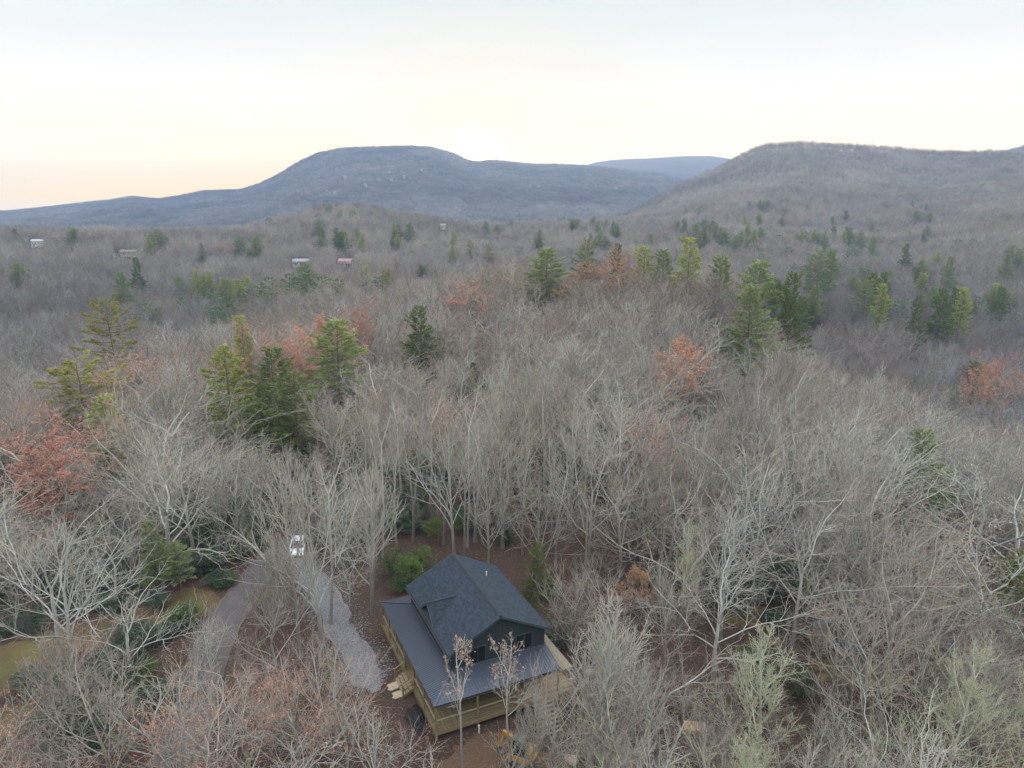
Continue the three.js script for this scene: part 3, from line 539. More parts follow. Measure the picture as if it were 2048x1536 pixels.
  for (const v of leftPosts) post(-6.27, v, 2.92); for (const u of frontPosts) post(u, -7.7, 2.92); post(-2.9, 7.6, 2.92); post(0.5, 7.6, 2.92); post(4.15, 7.6, 2.92); post(5.68, -7.7, 1.66); post(5.68, -2.5, 1.66); post(5.68, 2.2, 1.66); post(5.68, 5.1, 1.66);
  part('beam', box(0.1, 0.2, 15.4, -6.27, 2.83, 0.05), wood, house); part('beam', box(10.3, 0.2, 0.1, -1.0, 2.83, 7.7), wood, house);
  const rail = (a, b) => { part('rail', beam(P(a[0], 1.62, a[1]), P(b[0], 1.62, b[1]), 0.14, 0.04), woodPale, house); part('rail', beam(P(a[0], 0.95, a[1]), P(b[0], 0.95, b[1]), 0.04, 0.09), wood, house); };
  for (let k = 1; k < leftPosts.length; k++) if (k !== 3) rail([-6.27, leftPosts[k - 1] + 0.07], [-6.27, leftPosts[k] - 0.07]);
  rail([-6.2, -7.7], [-2.97, -7.7]); rail([-2.83, -7.7], [0.43, -7.7]); rail([0.57, -7.7], [1.8, -7.7]); rail([3.5, -7.7], [4.08, -7.7]); rail([4.22, -7.7], [5.6, -7.7]); rail([5.68, -7.6], [5.68, -2.6]); rail([5.68, -2.4], [5.68, 2.1]); rail([5.68, 2.3], [5.68, 5.0]);
  // lattice of skirt boards on the left side
  for (let v = -7.4; v < 7.5; v += 2.0) part('skirt_board', box(0.03, 0.3, 1.9, -6.33, 0.2, -v - 0.9), std(0.25, 0.18, 0.09), deck);
  // steps on the left: three treads between rails
  const steps = part('porch_steps', [beam(P(-6.4, 0.5, -2.15), P(-7.3, 0.02, -2.15), 0.05, 0.22), beam(P(-6.4, 0.5, 0.3), P(-7.3, 0.02, 0.3), 0.05, 0.22), beam(P(-6.4, 0.5, -0.9), P(-7.3, 0.02, -0.9), 0.05, 0.22)], wood, house);
  for (const [u, y] of [[-6.53, 0.48], [-6.82, 0.32], [-7.1, 0.16]]) part('tread', box(0.28, 0.04, 2.5, u, y, 0.92), woodPale, steps);
  for (const v of [-2.15, 0.3]) { part('newel_post', box(0.1, 1.15, 0.1, -7.25, 0.5, -v), wood, steps); part('handrail', beam(P(-6.3, 1.55, v), P(-7.25, 1.05, v), 0.09, 0.05), woodPale, steps); part('handrail', beam(P(-6.3, 1.1, v), P(-7.25, 0.6, v), 0.05, 0.08), wood, steps); }
  // stairs at the front right: eight treads down to the lower ground
  const yb = groundY(2.65, -9.7), n = 9, drop = (0.6 - yb) / n, run = 0.235;
  const stairs = part('stair_stringer', [1.82, 2.65, 3.48].map((u) => beam(P(u, 0.42, -7.78), P(u, yb - 0.05, -7.78 - run * n), 0.05, 0.24)), wood, house);
  for (let k = 1; k < n; k++) part('tread', box(1.85, 0.045, 0.2, 2.65, 0.62 - drop * k, 7.8 + run * (k - 0.35)), k % 3 ? woodPale : woodGrey, stairs);
  for (const u of [1.76, 3.54]) { part('handrail', beam(P(u, 1.5, -7.75), P(u, yb + 0.95, -7.78 - run * n), 0.06, 0.1), woodPale, stairs); part('newel_post', box(0.09, 1.1, 0.09, u, yb + 0.45, 7.78 + run * n), wood, stairs); }
}
{ // soil turned over by the machine in front of the house
  const p = onGround(1010, 1520), m = std(1, 1, 1, 1, { map: litterTexture(512, [0.105, 0.062, 0.036], [[0.14, 0.085, 0.05], [0.075, 0.045, 0.03], [0.17, 0.11, 0.065], [0.10, 0.055, 0.035]], 8) });
  tag(part('bare_soil', patch([p[0], p[2]], 4.6, 2.4, 0.2, 0.035, 13), m, scene), 'bare brown soil churned up around the excavator', null, null, 'structure');
}
// slabs, plastic and a pipe beside the porch
function lump(seed, rx, ry, rz, amp, freq, detail = 4) {
  const g = new THREE.IcosahedronGeometry(1, detail), p = g.attributes.position;
  for (let k = 0; k < p.count; k++) { const x = p.getX(k), y = p.getY(k), z = p.getZ(k), q = 1 + amp * (vnoise(x * freq + seed, y * freq + z * freq * 1.3) + 0.5 * vnoise(x * freq * 2.6 + z * 3, y * freq * 2.6 + seed)); p.setXYZ(k, x * rx * q, Math.max(-0.25, y) * ry * q, z * rz * q); }
  g.computeVertexNormals(); return g;
}
function place(o, u, v, lift = 0) { const [x, z] = fromHouse(u, v); o.position.set(x, height(x, z) + lift, z); o.rotation.y = HOUSE.a; return o; }
for (const [u, v, w, d, t, l] of [[-7.55, -0.55, 1.0, 0.85, 0.15, 'rough tan stone slab at the foot of the porch steps'], [-7.5, -1.75, 0.95, 0.8, 0.05, 'pale square concrete slab beside the porch steps']]) {
  const o = thing('stone_slab', l, 'slab'); place(o, u, v, 0.04); o.rotation.y += t;
  part('slab_body', new RoundedBoxGeometry(w, 0.12, d, 2, 0.03), std(0.46, 0.37, 0.27, 0.9), o); part('broken_edge', lump(12, w * 0.35, 0.06, d * 0.3, 0.25, 2, 2).translate(-w * 0.3, 0.03, d * 0.25), std(0.42, 0.34, 0.25, 0.95), o);
}
place(tag(part(numbered('plastic_sheet'), lump(8, 0.62, 0.5, 1.55, 0.35, 2.2, 6), std(0.008, 0.008, 0.009, 0.7), scene), 'heap of black plastic sheeting beside the front corner of the porch', 'plastic sheet'), -7.0, -5.2, 0.02);
{ const o = thing('drain_pipe', 'short white plastic pipe standing in front of the porch', 'pipe'); place(o, -3.04, -8.3); part('pipe', new THREE.CylinderGeometry(0.06, 0.06, 0.7, 14).translate(0, 0.3, 0), white, o); part('cap', new THREE.CylinderGeometry(0.075, 0.075, 0.08, 14).translate(0, 0.66, 0), white, o); }

// ------------------------------------------------------------------ the small excavator
{
  const o = thing('mini_excavator', 'yellow mini excavator with a black cab in front of the house', 'excavator'), p = onGround(1046, 1527);
  o.position.set(p[0], p[1], p[2]); o.rotation.y = Math.PI * 0.86;   // +x is its front
  const yellow = std(0.42, 0.22, 0.015, 0.5), black = std(0.02, 0.02, 0.022, 0.5), steel = std(0.14, 0.13, 0.12, 0.5, { metalness: 0.5 });
  for (const s of [-1, 1]) { const sh = new THREE.Shape(); sh.absarc(-0.62, 0.24, 0.24, Math.PI / 2, Math.PI * 1.5); sh.absarc(0.62, 0.24, 0.24, -Math.PI / 2, Math.PI / 2); const t = part('track', new THREE.ExtrudeGeometry(sh, { depth: 0.3, bevelEnabled: true, bevelSize: 0.02, bevelThickness: 0.02, bevelSegments: 1, curveSegments: 10 }).translate(0, 0, s * 0.55 - 0.15), std(0.03, 0.028, 0.026, 0.9), o); for (let k = 0; k < 9; k++) part('track_shoe', box(0.07, 0.03, 0.32, -0.64 + k * 0.16, 0.505, s * 0.55), black, t); part('sprocket', new THREE.CylinderGeometry(0.16, 0.16, 0.34, 14).rotateX(Math.PI / 2).translate(-0.62, 0.24, s * 0.55), yellow, t); }
  part('undercarriage', [box(0.9, 0.2, 0.8, 0, 0.36, 0), new THREE.CylinderGeometry(0.4, 0.42, 0.16, 20).translate(0, 0.54, 0)], black, o);
  const cw = new THREE.Shape(); cw.moveTo(0.6, -0.68); cw.lineTo(-0.35, -0.72); cw.absarc(-0.3, 0, 0.74, -Math.PI / 2, Math.PI / 2, true); cw.lineTo(0.6, 0.68); cw.closePath();
  part('body', [new THREE.ExtrudeGeometry(cw, { depth: 0.42, bevelEnabled: true, bevelSize: 0.05, bevelThickness: 0.05, bevelSegments: 3 }).rotateX(-Math.PI / 2).translate(0, 0.68, 0), new RoundedBoxGeometry(0.6, 0.42, 1.2, 3, 0.08).translate(-0.52, 1.3, 0)], yellow, o, 'yellow engine body with rounded counterweight');
  const cab = part('cab', [box(0.06, 1.3, 0.06, 0.56, 1.8, -0.05), box(0.06, 1.3, 0.06, 0.56, 1.8, -0.66), box(0.06, 1.3, 0.06, -0.42, 1.8, -0.05), box(0.06, 1.3, 0.06, -0.42, 1.8, -0.66), box(1.0, 0.1, 0.68, 0.07, 1.18, -0.36)], black, o);
  part('roof', new RoundedBoxGeometry(1.15, 0.1, 0.78, 3, 0.04).translate(0.06, 2.5, -0.36), std(0.06, 0.06, 0.07, 0.4), cab); part('window', [box(0.02, 1.2, 0.54, 0.585, 1.82, -0.36), box(0.9, 1.2, 0.02, 0.07, 1.82, -0.69), box(0.02, 1.1, 0.54, -0.445, 1.86, -0.36), box(0.9, 1.2, 0.02, 0.07, 1.82, -0.02)], std(0.02, 0.025, 0.03, 0.05), cab); part('seat', [box(0.4, 0.1, 0.4, -0.05, 1.4, -0.36), box(0.08, 0.5, 0.4, -0.24, 1.65, -0.36)], black, cab);
  const boomS = new THREE.Shape([[0.55, 0.85], [0.8, 0.82], [1.12, 1.62], [1.68, 1.92], [1.62, 2.12], [0.95, 1.85]].map((q) => new THREE.Vector2(...q)));
  const boom = part('boom', new THREE.ExtrudeGeometry(boomS, { depth: 0.2, bevelEnabled: true, bevelSize: 0.02, bevelThickness: 0.02, bevelSegments: 1 }).translate(0, 0, 0.1), yellow, o);
  part('cylinder', [new THREE.CylinderGeometry(0.055, 0.055, 0.7, 10).rotateZ(-0.42).translate(1.05, 1.15, 0.2), new THREE.CylinderGeometry(0.03, 0.03, 0.4, 8).rotateZ(-0.42).translate(1.25, 1.6, 0.2), beam([0.7, 1.0, 0.33], [1.05, 1.85, 0.33], 0.03, 0.03), beam([1.05, 1.85, 0.33], [1.6, 2.1, 0.33], 0.03, 0.03)], steel, boom);
  const stick = part('stick', beam([1.6, 2.12, 0.2], [1.95, 0.75, 0.2], 0.16, 0.2), yellow, o); part('cylinder', beam([1.3, 2.12, 0.2], [1.78, 1.75, 0.2], 0.07, 0.07), steel, stick);
  const bk = new THREE.Shape(); bk.moveTo(2.2, 1.0); bk.lineTo(2.42, 0.85); bk.quadraticCurveTo(2.45, 0.35, 2.0, 0.38); bk.lineTo(1.85, 0.5); bk.lineTo(2.0, 0.5); bk.quadraticCurveTo(2.3, 0.5, 2.2, 1.0);
  part('bucket', new THREE.ExtrudeGeometry(bk, { depth: 0.42, bevelEnabled: false }).translate(-0.28, -0.25, -0.01), steel, o);
  part('blade', [box(0.06, 0.3, 1.36, 1.12, 0.22, 0), box(0.5, 0.08, 0.1, 0.85, 0.3, 0.3), box(0.5, 0.08, 0.1, 0.85, 0.3, -0.3)], yellow, o);
}

// ------------------------------------------------------------------ the car on the gravel
{
  const o = thing('parked_car', 'silver-white car parked at the top of the gravel drive, facing down', 'car'), p = onGround(597, 1104);
  o.position.set(p[0], p[1] + 0.09, p[2]); o.rotation.y = -Math.PI / 2 + 0.16;   // +x is its front, towards the viewer
  const paint = new THREE.MeshPhysicalMaterial({ color: new THREE.Color().setRGB(0.62, 0.66, 0.72), roughness: 0.35, metalness: 0.2, clearcoat: 0.7, clearcoatRoughness: 0.1 }), black = std(0.02, 0.02, 0.022, 0.6);
  const ext = (pts, w, bev) => { const s = new THREE.Shape(pts.map((q) => new THREE.Vector2(...q))); return new THREE.ExtrudeGeometry(s, { depth: w - 2 * bev, bevelEnabled: true, bevelSize: bev, bevelThickness: bev, bevelSegments: 3 }).translate(0, 0, -(w - 2 * bev) / 2); };
  const body = part('body', [ext([[-2.15, 0.35], [2.15, 0.35], [2.2, 0.62], [2.05, 0.78], [1.0, 0.92], [-1.75, 0.95], [-2.18, 0.85]], 1.8, 0.07), ext([[1.0, 0.9], [0.25, 1.38], [-0.1, 1.44], [-1.1, 1.42], [-1.85, 0.94]], 1.5, 0.12)], paint, o);
  const plate = (a, b, c, d) => slab([a, b, c, d], [-0.012, -0.012, 0]);
  part('windshield', flat(slabTris([[1.12, 1.02, -0.68], [1.12, 1.02, 0.68], [0.36, 1.52, 0.58], [0.36, 1.52, -0.58]].reverse(), [-0.02, -0.03, 0])), glass, o);
  part('rear_window', flat(slabTris([[-1.22, 1.5, -0.56], [-1.22, 1.5, 0.56], [-1.93, 1.02, 0.64], [-1.93, 1.02, -0.64]].reverse(), [0.02, -0.03, 0])), glass, o);
  for (const s of [-1, 1]) { part('side_window', box(1.5, 0.3, 0.02, -0.45, 1.2, s * 0.755), glass, o); part('mirror', box(0.12, 0.12, 0.18, 0.72, 1.02, s * 0.95), paint, o); part('headlight', new RoundedBoxGeometry(0.12, 0.14, 0.4, 2, 0.04).translate(2.16, 0.72, s * 0.62), std(0.7, 0.72, 0.75, 0.1), o); }
  part('grille', box(0.05, 0.16, 0.8, 2.235, 0.62, 0), black, o); part('bumper', new RoundedBoxGeometry(0.16, 0.18, 1.74, 2, 0.05).translate(2.2, 0.42, 0), black, o);
  for (const x of [-1.35, 1.35]) for (const s of [-1, 1]) { const w = part('wheel', new THREE.TorusGeometry(0.25, 0.09, 8, 20).translate(x, 0.33, s * 0.84), black, o); part('rim', new THREE.CylinderGeometry(0.19, 0.19, 0.14, 16).rotateX(Math.PI / 2).translate(x, 0.33, s * 0.84), std(0.4, 0.4, 0.42, 0.3, { metalness: 0.8 }), w); }
}

// ------------------------------------------------------------------ things seen through the trees on the right
{
  const g = onGround(1700, 1215), o = thing('trailer', 'pale grey camping trailer half hidden by branches right of the house', 'trailer');
  o.position.set(g[0] - 0.2, g[1], g[2]); o.rotation.y = -0.32;
  const cream = std(0.5, 0.51, 0.52, 0.6);
  const b = part('body', new RoundedBoxGeometry(5.2, 1.9, 2.1, 3, 0.12).translate(0, 1.5, 0), cream, o); part('roof', new RoundedBoxGeometry(5.1, 0.1, 2.0, 2, 0.04).translate(0, 2.48, 0), std(0.42, 0.43, 0.45, 0.7), o); part('roof_vent', box(0.5, 0.2, 0.4, -0.8, 2.62, 0), white, o);
  part('stripe', box(5.22, 0.22, 2.12, 0, 1.15, 0), std(0.12, 0.14, 0.18), b); for (const x of [-1.5, 1.2]) part('window', box(1.0, 0.6, 0.03, x, 1.75, 1.06), glass, o); part('door', box(0.65, 1.6, 0.03, 0.1, 1.4, 1.06), cream, o);
  for (const s of [-0.85, 0.85]) part('wheel', new THREE.TorusGeometry(0.22, 0.1, 8, 18).translate(0.2, 0.33, s), std(0.02, 0.02, 0.02), o); part('tow_bar', beam([2.6, 0.5, 0], [3.6, 0.45, 0], 0.1, 0.1), std(0.1, 0.1, 0.1), o);
}
{ // cut logs: each a thing in the stack
  const base = onGround(1652, 1228), r = rng(5);
  for (let k = 0; k < 7; k++) { const o = thing('cut_log', 'orange-brown cut log in the stack among the trees right of the house', 'log', 'cut logs stacked right of the house'); const row = k < 4 ? 0 : 1, q = row ? k - 4 + 0.5 : k; o.position.set(base[0] - 0.9 + q * 0.42 * 0.3, height(base[0], base[2]) + 0.18 + row * 0.34, base[2] - 0.5 + q * 0.42); o.rotation.y = 0.15 + r() * 0.05; part('log_bark', new THREE.CylinderGeometry(0.2, 0.21, 2.1, 12).rotateZ(Math.PI / 2), std(0.30, 0.16, 0.08, 0.95), o); part('cut_end', [new THREE.CylinderGeometry(0.19, 0.19, 0.01, 12).rotateZ(Math.PI / 2).translate(1.056, 0, 0), new THREE.CylinderGeometry(0.19, 0.19, 0.01, 12).rotateZ(Math.PI / 2).translate(-1.056, 0, 0)], std(0.55, 0.36, 0.2, 0.9), o); }
  const put = (m, px, py, lift = 0.1) => { const p = onGround(px, py); m.position.set(p[0], p[1] + lift, p[2]); return m; };
  put(tag(part(numbered('boulder'), lump(21, 0.75, 0.6, 0.6, 0.3, 1.4, 4), std(0.24, 0.29, 0.33, 0.9), scene), 'blue-grey boulder below the cut logs', 'boulder'), 1642, 1255);
  put(tag(part(numbered('boulder'), lump(25, 0.4, 0.35, 0.35, 0.3, 1.4, 4), std(0.4, 0.38, 0.42, 0.9), scene), 'small pale boulder just below the stack of cut logs', 'boulder'), 1655, 1243);
  put(tag(part(numbered('tarp'), lump(33, 1.3, 0.9, 0.9, 0.4, 1.7, 6), std(0.05, 0.085, 0.13, 0.5), scene), 'dark blue tarp thrown over a heap among the trees on the right', 'tarp'), 1690, 1300);
  put(tag(part(numbered('boulder'), lump(44, 0.55, 0.4, 0.5, 0.25, 1.5, 4), std(0.45, 0.36, 0.31, 0.95), scene), 'pinkish rock at the foot of the tall brushy tree by the excavator', 'boulder'), 1142, 1524);
  const s = onGround(1388, 1462), st = thing('lumber_stack', 'tan sheets of lumber stacked among the trees, lower right of the house', 'lumber'); st.position.set(s[0], s[1], s[2]); st.rotation.y = -0.2;
  for (let k = 0; k < 8; k++) part('plank', box(1.9 - 0.05 * (k % 3), 0.05, 1.15, 0.04 * (k % 2), 0.12 + k * 0.055, 0.03 * (k % 3), 0.03 * (k % 4)), [woodPale, std(0.48, 0.33, 0.2), std(0.40, 0.27, 0.15)][k % 3], st);
  for (const x of [-0.7, 0.7]) part('skid', box(0.1, 0.1, 1.2, x, 0.04, 0), wood, st);
  const mb = onGround(562, 1214), m = thing('utility_box', 'small white utility box beside the gravel drive', 'utility box'); m.position.set(mb[0], mb[1], mb[2]); part('box_body', new RoundedBoxGeometry(0.4, 0.7, 0.4, 2, 0.04).translate(0, 0.33, 0), white, m); part('lid', box(0.44, 0.06, 0.44, 0, 0.71, 0), std(0.6, 0.6, 0.58), m);
}

// ------------------------------------------------------------------ houses far off
function farHouse(name, label, px, py, w, d, hWall, roofC, wallC, turn, lift, group) {
  const p = onGround(px, py, lift), o = thing(name, label, 'house', group); o.position.set(p[0], height(p[0], p[2]) + lift - hWall, p[2]); o.rotation.y = turn;
  const g = lift > 8 ? lift - hWall : 2, body = part('wall', box(w, hWall + g, d, 0, (hWall - g) / 2, 0), std(...wallC), o), rh = d * 0.26;
  const gable = new THREE.Shape([[-d / 2 - 0.5, 0], [d / 2 + 0.5, 0], [0, rh]].map((q) => new THREE.Vector2(...q)));
  part('roof', new THREE.ExtrudeGeometry(gable, { depth: w + 1, bevelEnabled: false }).rotateY(Math.PI / 2).translate(-w / 2 - 0.5, hWall, 0), std(...roofC, 0.6), o);
  const n = Math.max(2, Math.round(w / 3)); for (let k = 0; k < n; k++) { const f = part('window', box(1.1, 1.3, 0.06, -w / 2 + (k + 0.5) * w / n, hWall * 0.55, d / 2 + 0.03), white, o); part('pane', box(0.9, 1.1, 0.04, -w / 2 + (k + 0.5) * w / n, hWall * 0.55, d / 2 + 0.06), glass, f); }
  part('door', box(1, 2.1, 0.06, -w / 2 + 0.5 * w / n + 1.4, 1.05, d / 2 + 0.03), std(0.1, 0.07, 0.05), o);
  return o;
}
const farSpots = [], farBoxes = [];
function far(...a) { const o = farHouse(...a); farSpots.push([o.position.x, o.position.z, a[4]]); const d = project(o.position.x, o.position.y, o.position.z)[2], w = a[4] * 0.55 * FOCAL / d; if (d < 1500) farBoxes.push([a[2] - w, a[3] - 2, a[2] + w, a[3] + 4.5 * FOCAL / d, d, 0.97]); return o; }
far('house', 'white house with a pale roof on the dark wooded hill at the far left', 77, 482, 12, 8, 5, [0.42, 0.42, 0.45], [0.66, 0.62, 0.58], 0.15, 6);
{ const o = far('house', 'pale house with a pinkish red roof in the middle distance', 692, 522, 12, 8, 4.5, [0.40, 0.23, 0.23], [0.5, 0.52, 0.49], -0.25, 6); for (const x of [3, 5.4, 7.8]) part('porch_post', box(0.4, 5, 0.4, x, 0.3, 5.5), std(0.08, 0.07, 0.06), o); part('porch_roof', box(7.2, 0.3, 4, 5, 2.9, 5), std(0.38, 0.22, 0.22, 0.6), o); }
far('house', 'low house with a grey roof behind the round pine in the middle distance', 602, 522, 14, 8, 3.5, [0.3, 0.32, 0.37], [0.45, 0.45, 0.45], 0.2, 5);
far('house', 'brown-roofed house just showing among trees on the left hillside', 258, 503, 14, 7, 3, [0.2, 0.15, 0.13], [0.42, 0.37, 0.32], 0.3, 5);
far('house', 'small white house on the hill below the setting sun', 886, 450, 8, 7, 4.5, [0.3, 0.27, 0.26], [0.7, 0.68, 0.66], 0.1, 6);
far('house', 'small white house high on the wooded slope of the right mountain', 1878, 362, 11, 8, 5, [0.35, 0.35, 0.37], [0.7, 0.72, 0.72], 0, 6);
const dots = [[724, 322], [778, 343], [826, 314], [748, 338], [786, 332], [757, 357], [783, 358], [731, 368], [842, 338], [654, 381], [670, 384], [712, 366], [1078, 372], [1060, 368], [1232, 375], [1180, 350], [808, 352], [690, 352]];
dots.forEach(([px, py]) => far('house', 'tiny pale house on the blue mountainside behind the valley', px, py, 13, 9, 6, [0.3, 0.3, 0.32], [0.5, 0.49, 0.48], hash2(px, py) * 1.6 - 0.8, 10 + 4 * hash2(py, px), 'tiny houses on the blue mountain'));

// ------------------------------------------------------------------ kinds of trees
const one = (m) => (m instanceof MB ? m.geometry() : m);
function kindOf(t, leafM) { return { trunk: one(t.trunk), crown: one(t.crown), leaves: leafM && leafM.tris ? one(leafM) : null, top: t.top }; }
const B = {
  oak: [fit(bareTree(101, 'oak', 'pale'), 20), fit(bareTree(102, 'oak', 'grey', { fork: 0.5, wander: [0.06, 0.3, 0.34, 0.28] }), 20), fit(bareTree(103, 'oak', 'pale', { ang: [44, 42, 40, 40] }), 20), fit(bareTree(104, 'oak', 'dark'), 20), fit(bareTree(105, 'oak', 'grey', { n: [10, 7, 6, 5], ang: [66, 50, 46, 44], leader: 0.42 }), 20), fit(bareTree(106, 'oak', 'dark', { n: [6, 7, 7, 5], wander: [0.08, 0.34, 0.32, 0.28] }), 20)],
  upright: [fit(bareTree(111, 'upright', 'pale'), 20), fit(bareTree(112, 'upright', 'grey', { ang: [40, 30, 30, 30] }), 20), fit(bareTree(113, 'upright', 'dark'), 20)],
  pole: [fit(bareTree(121, 'pole', 'pale'), 20), fit(bareTree(122, 'pole', 'grey'), 20), fit(bareTree(123, 'pole', 'dark'), 20)],
  red: [fit(bareTree(131, 'red', 'red'), 20), fit(bareTree(132, 'red', 'red', { ang: [46, 40, 38, 36] }), 20), fit(bareTree(133, 'red', 'grey'), 20), fit(bareTree(134, 'red', 'dark', { n: [13, 7, 6, 6], leader: 0.6 }), 20), fit(bareTree(135, 'red', 'pale', { ang: [40, 36, 36, 36], leader: 0.8 }), 20)],
  lichen: [fit(bareTree(141, 'upright', 'lichen', { ang: [42, 32, 30, 30], n: [14, 8, 7, 6] }), 20), fit(bareTree(142, 'red', 'lichen'), 20)],
};
const KIND = {};
for (const k in B) KIND[k] = B[k].map((t) => kindOf(t));
const RED = [[0.44, 0.15, 0.10], [0.38, 0.12, 0.085], [0.50, 0.21, 0.14], [0.33, 0.11, 0.08]], ORANGE = [[0.55, 0.24, 0.12], [0.48, 0.19, 0.10], [0.58, 0.29, 0.16], [0.42, 0.16, 0.09]], TAN = [[0.46, 0.32, 0.20], [0.38, 0.25, 0.15], [0.52, 0.38, 0.26], [0.34, 0.22, 0.17]], RUST = [[0.42, 0.20, 0.09], [0.34, 0.15, 0.07], [0.48, 0.26, 0.12]];
KIND.leafyRed = [103, 104].map((s, i) => { const t = fit(bareTree(150 + s, i ? 'red' : 'oak', 'grey', { detail: 0.9 }), 20); return kindOf(t, leaves(t, [...RED, [0.26, 0.13, 0.09], [0.40, 0.22, 0.15]], 1.3, 0.18, 0.4, 0, 10)); });
KIND.leafyOrange = [161, 162].map((s, i) => { const t = fit(bareTree(s, i ? 'oak' : 'red', 'grey', { detail: 0.9 }), 20); return kindOf(t, leaves(t, [...ORANGE, [0.36, 0.20, 0.13], [0.55, 0.33, 0.22]], 1.35, 0.19, 0.3, 0, 11)); });
KIND.sparseRed = [171, 172].map((s, i) => { const t = fit(bareTree(s, i ? 'oak' : 'red', 'red'), 20); return kindOf(t, leaves(t, [...RED, ...ORANGE, [0.30, 0.17, 0.11]], 0.2, 0.145, 0.5, 0, 3)); });
KIND.sparseTan = [181].map((s) => { const t = fit(bareTree(s, 'oak', 'pale'), 20); return kindOf(t, leaves(t, TAN, 0.16, 0.18, 0.5, 0, 2)); });
KIND.rusty = [191].map((s) => { const t = fit(bareTree(s, 'red', 'dark', { detail: 0.85 }), 20); return kindOf(t, leaves(t, [...RUST, [0.30, 0.19, 0.12]], 1.2, 0.19, 0.3, 0, 10)); });
KIND.leafTop = [201, 202].map((s) => { const t = fit(bareTree(s, 'pole', 'pale', { r: 0.2, detail: 0.85, twigR: 0.02 }), 20); return kindOf(t, leaves(t, [[0.30, 0.20, 0.14], [0.26, 0.17, 0.13], [0.36, 0.26, 0.18], [0.24, 0.15, 0.14]], 0.7, 0.34, 0.9, 12.5, 1)); });
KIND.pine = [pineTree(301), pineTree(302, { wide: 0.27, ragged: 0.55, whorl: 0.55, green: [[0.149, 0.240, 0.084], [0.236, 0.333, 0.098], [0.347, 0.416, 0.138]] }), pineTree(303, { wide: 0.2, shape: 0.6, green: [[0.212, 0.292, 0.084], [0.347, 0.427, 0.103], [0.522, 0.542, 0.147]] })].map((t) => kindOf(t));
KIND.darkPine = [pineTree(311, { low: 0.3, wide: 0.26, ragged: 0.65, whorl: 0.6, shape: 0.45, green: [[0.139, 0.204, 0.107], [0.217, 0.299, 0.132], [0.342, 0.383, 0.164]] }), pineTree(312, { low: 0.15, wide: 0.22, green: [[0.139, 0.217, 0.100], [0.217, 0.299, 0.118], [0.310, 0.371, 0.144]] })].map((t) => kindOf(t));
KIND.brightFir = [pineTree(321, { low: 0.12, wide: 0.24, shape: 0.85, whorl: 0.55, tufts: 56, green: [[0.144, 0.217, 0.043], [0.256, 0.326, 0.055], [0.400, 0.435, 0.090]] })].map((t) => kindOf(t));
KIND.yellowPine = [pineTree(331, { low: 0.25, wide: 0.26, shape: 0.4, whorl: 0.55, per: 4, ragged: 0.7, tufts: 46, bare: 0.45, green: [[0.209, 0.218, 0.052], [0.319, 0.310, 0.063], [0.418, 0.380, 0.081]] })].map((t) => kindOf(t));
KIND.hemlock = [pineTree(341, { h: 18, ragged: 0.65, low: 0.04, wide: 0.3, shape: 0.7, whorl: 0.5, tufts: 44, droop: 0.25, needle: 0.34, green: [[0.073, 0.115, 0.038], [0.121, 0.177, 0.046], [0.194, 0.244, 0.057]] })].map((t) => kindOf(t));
const LOW = { floor: [0, 0.09, 0.058, 0.036], twigR: 0.024, sides: [5, 4, 3, 3], segs: [6, 4, 3, 1], n: [7, 6, 6, 5] };
const mixGeo = (t) => t.trunk.append(t.crown).geometry();
const MID = ['grey', 'pale', 'dark', 'red', 'grey', 'red'].map((p, i) => mixGeo(fit(bareTree(400 + i, ['oak', 'red', 'pole', 'red', 'red', 'oak'][i], p, { ...LOW, n: [8, 7, 5, 4] }), 20)));
const FAR = ['grey', 'dark', 'red', 'grey'].map((p, i) => mixGeo(fit(bareTree(500 + i, ['red', 'pole', 'red', 'oak'][i], p, { levels: 3, twigR: 0.055, sides: [4, 3, 3], segs: [4, 3, 2], n: [8, 7, 6], len: [0.42, 0.5, 0.6], r: 0.24 }), 20)));
const CLUMP = [0, 1, 2].map((c) => { const m = new MB(), r = rng(600 + c); for (let k = 0; k < 9; k++) { const t = fit(bareTree(610 + c * 10 + k, 'red', ['grey', 'dark', 'red'][c], { levels: 2, twigR: 0.2, sides: [3, 3], segs: [2, 2], n: [9, 7], len: [0.42, 0.62], r: 0.26 }), 15 + r() * 6), g = new MB().append(t.trunk).append(t.crown), x = (k % 3 - 1) * 8 + (r() - 0.5) * 5, z = (Math.floor(k / 3) - 1) * 8 + (r() - 0.5) * 5; for (let i = 0; i < g.p.length; i += 3) { g.p[i] += x; g.p[i + 2] += z; } m.append(g); } return m.geometry(); });

function addTree(name, kind, v, x, z, h, turn, label, category, group, wide = 1) {
  const K = KIND[kind][v % KIND[kind].length], o = thing(name, label, category, group), s = h / K.top;
  o.position.set(x, height(x, z) - 0.05, z); o.rotation.y = turn; o.scale.set(s * wide, s, s * wide);
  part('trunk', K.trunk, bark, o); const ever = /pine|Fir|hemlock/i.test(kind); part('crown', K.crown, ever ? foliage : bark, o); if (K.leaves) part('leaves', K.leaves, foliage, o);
  return o;
}
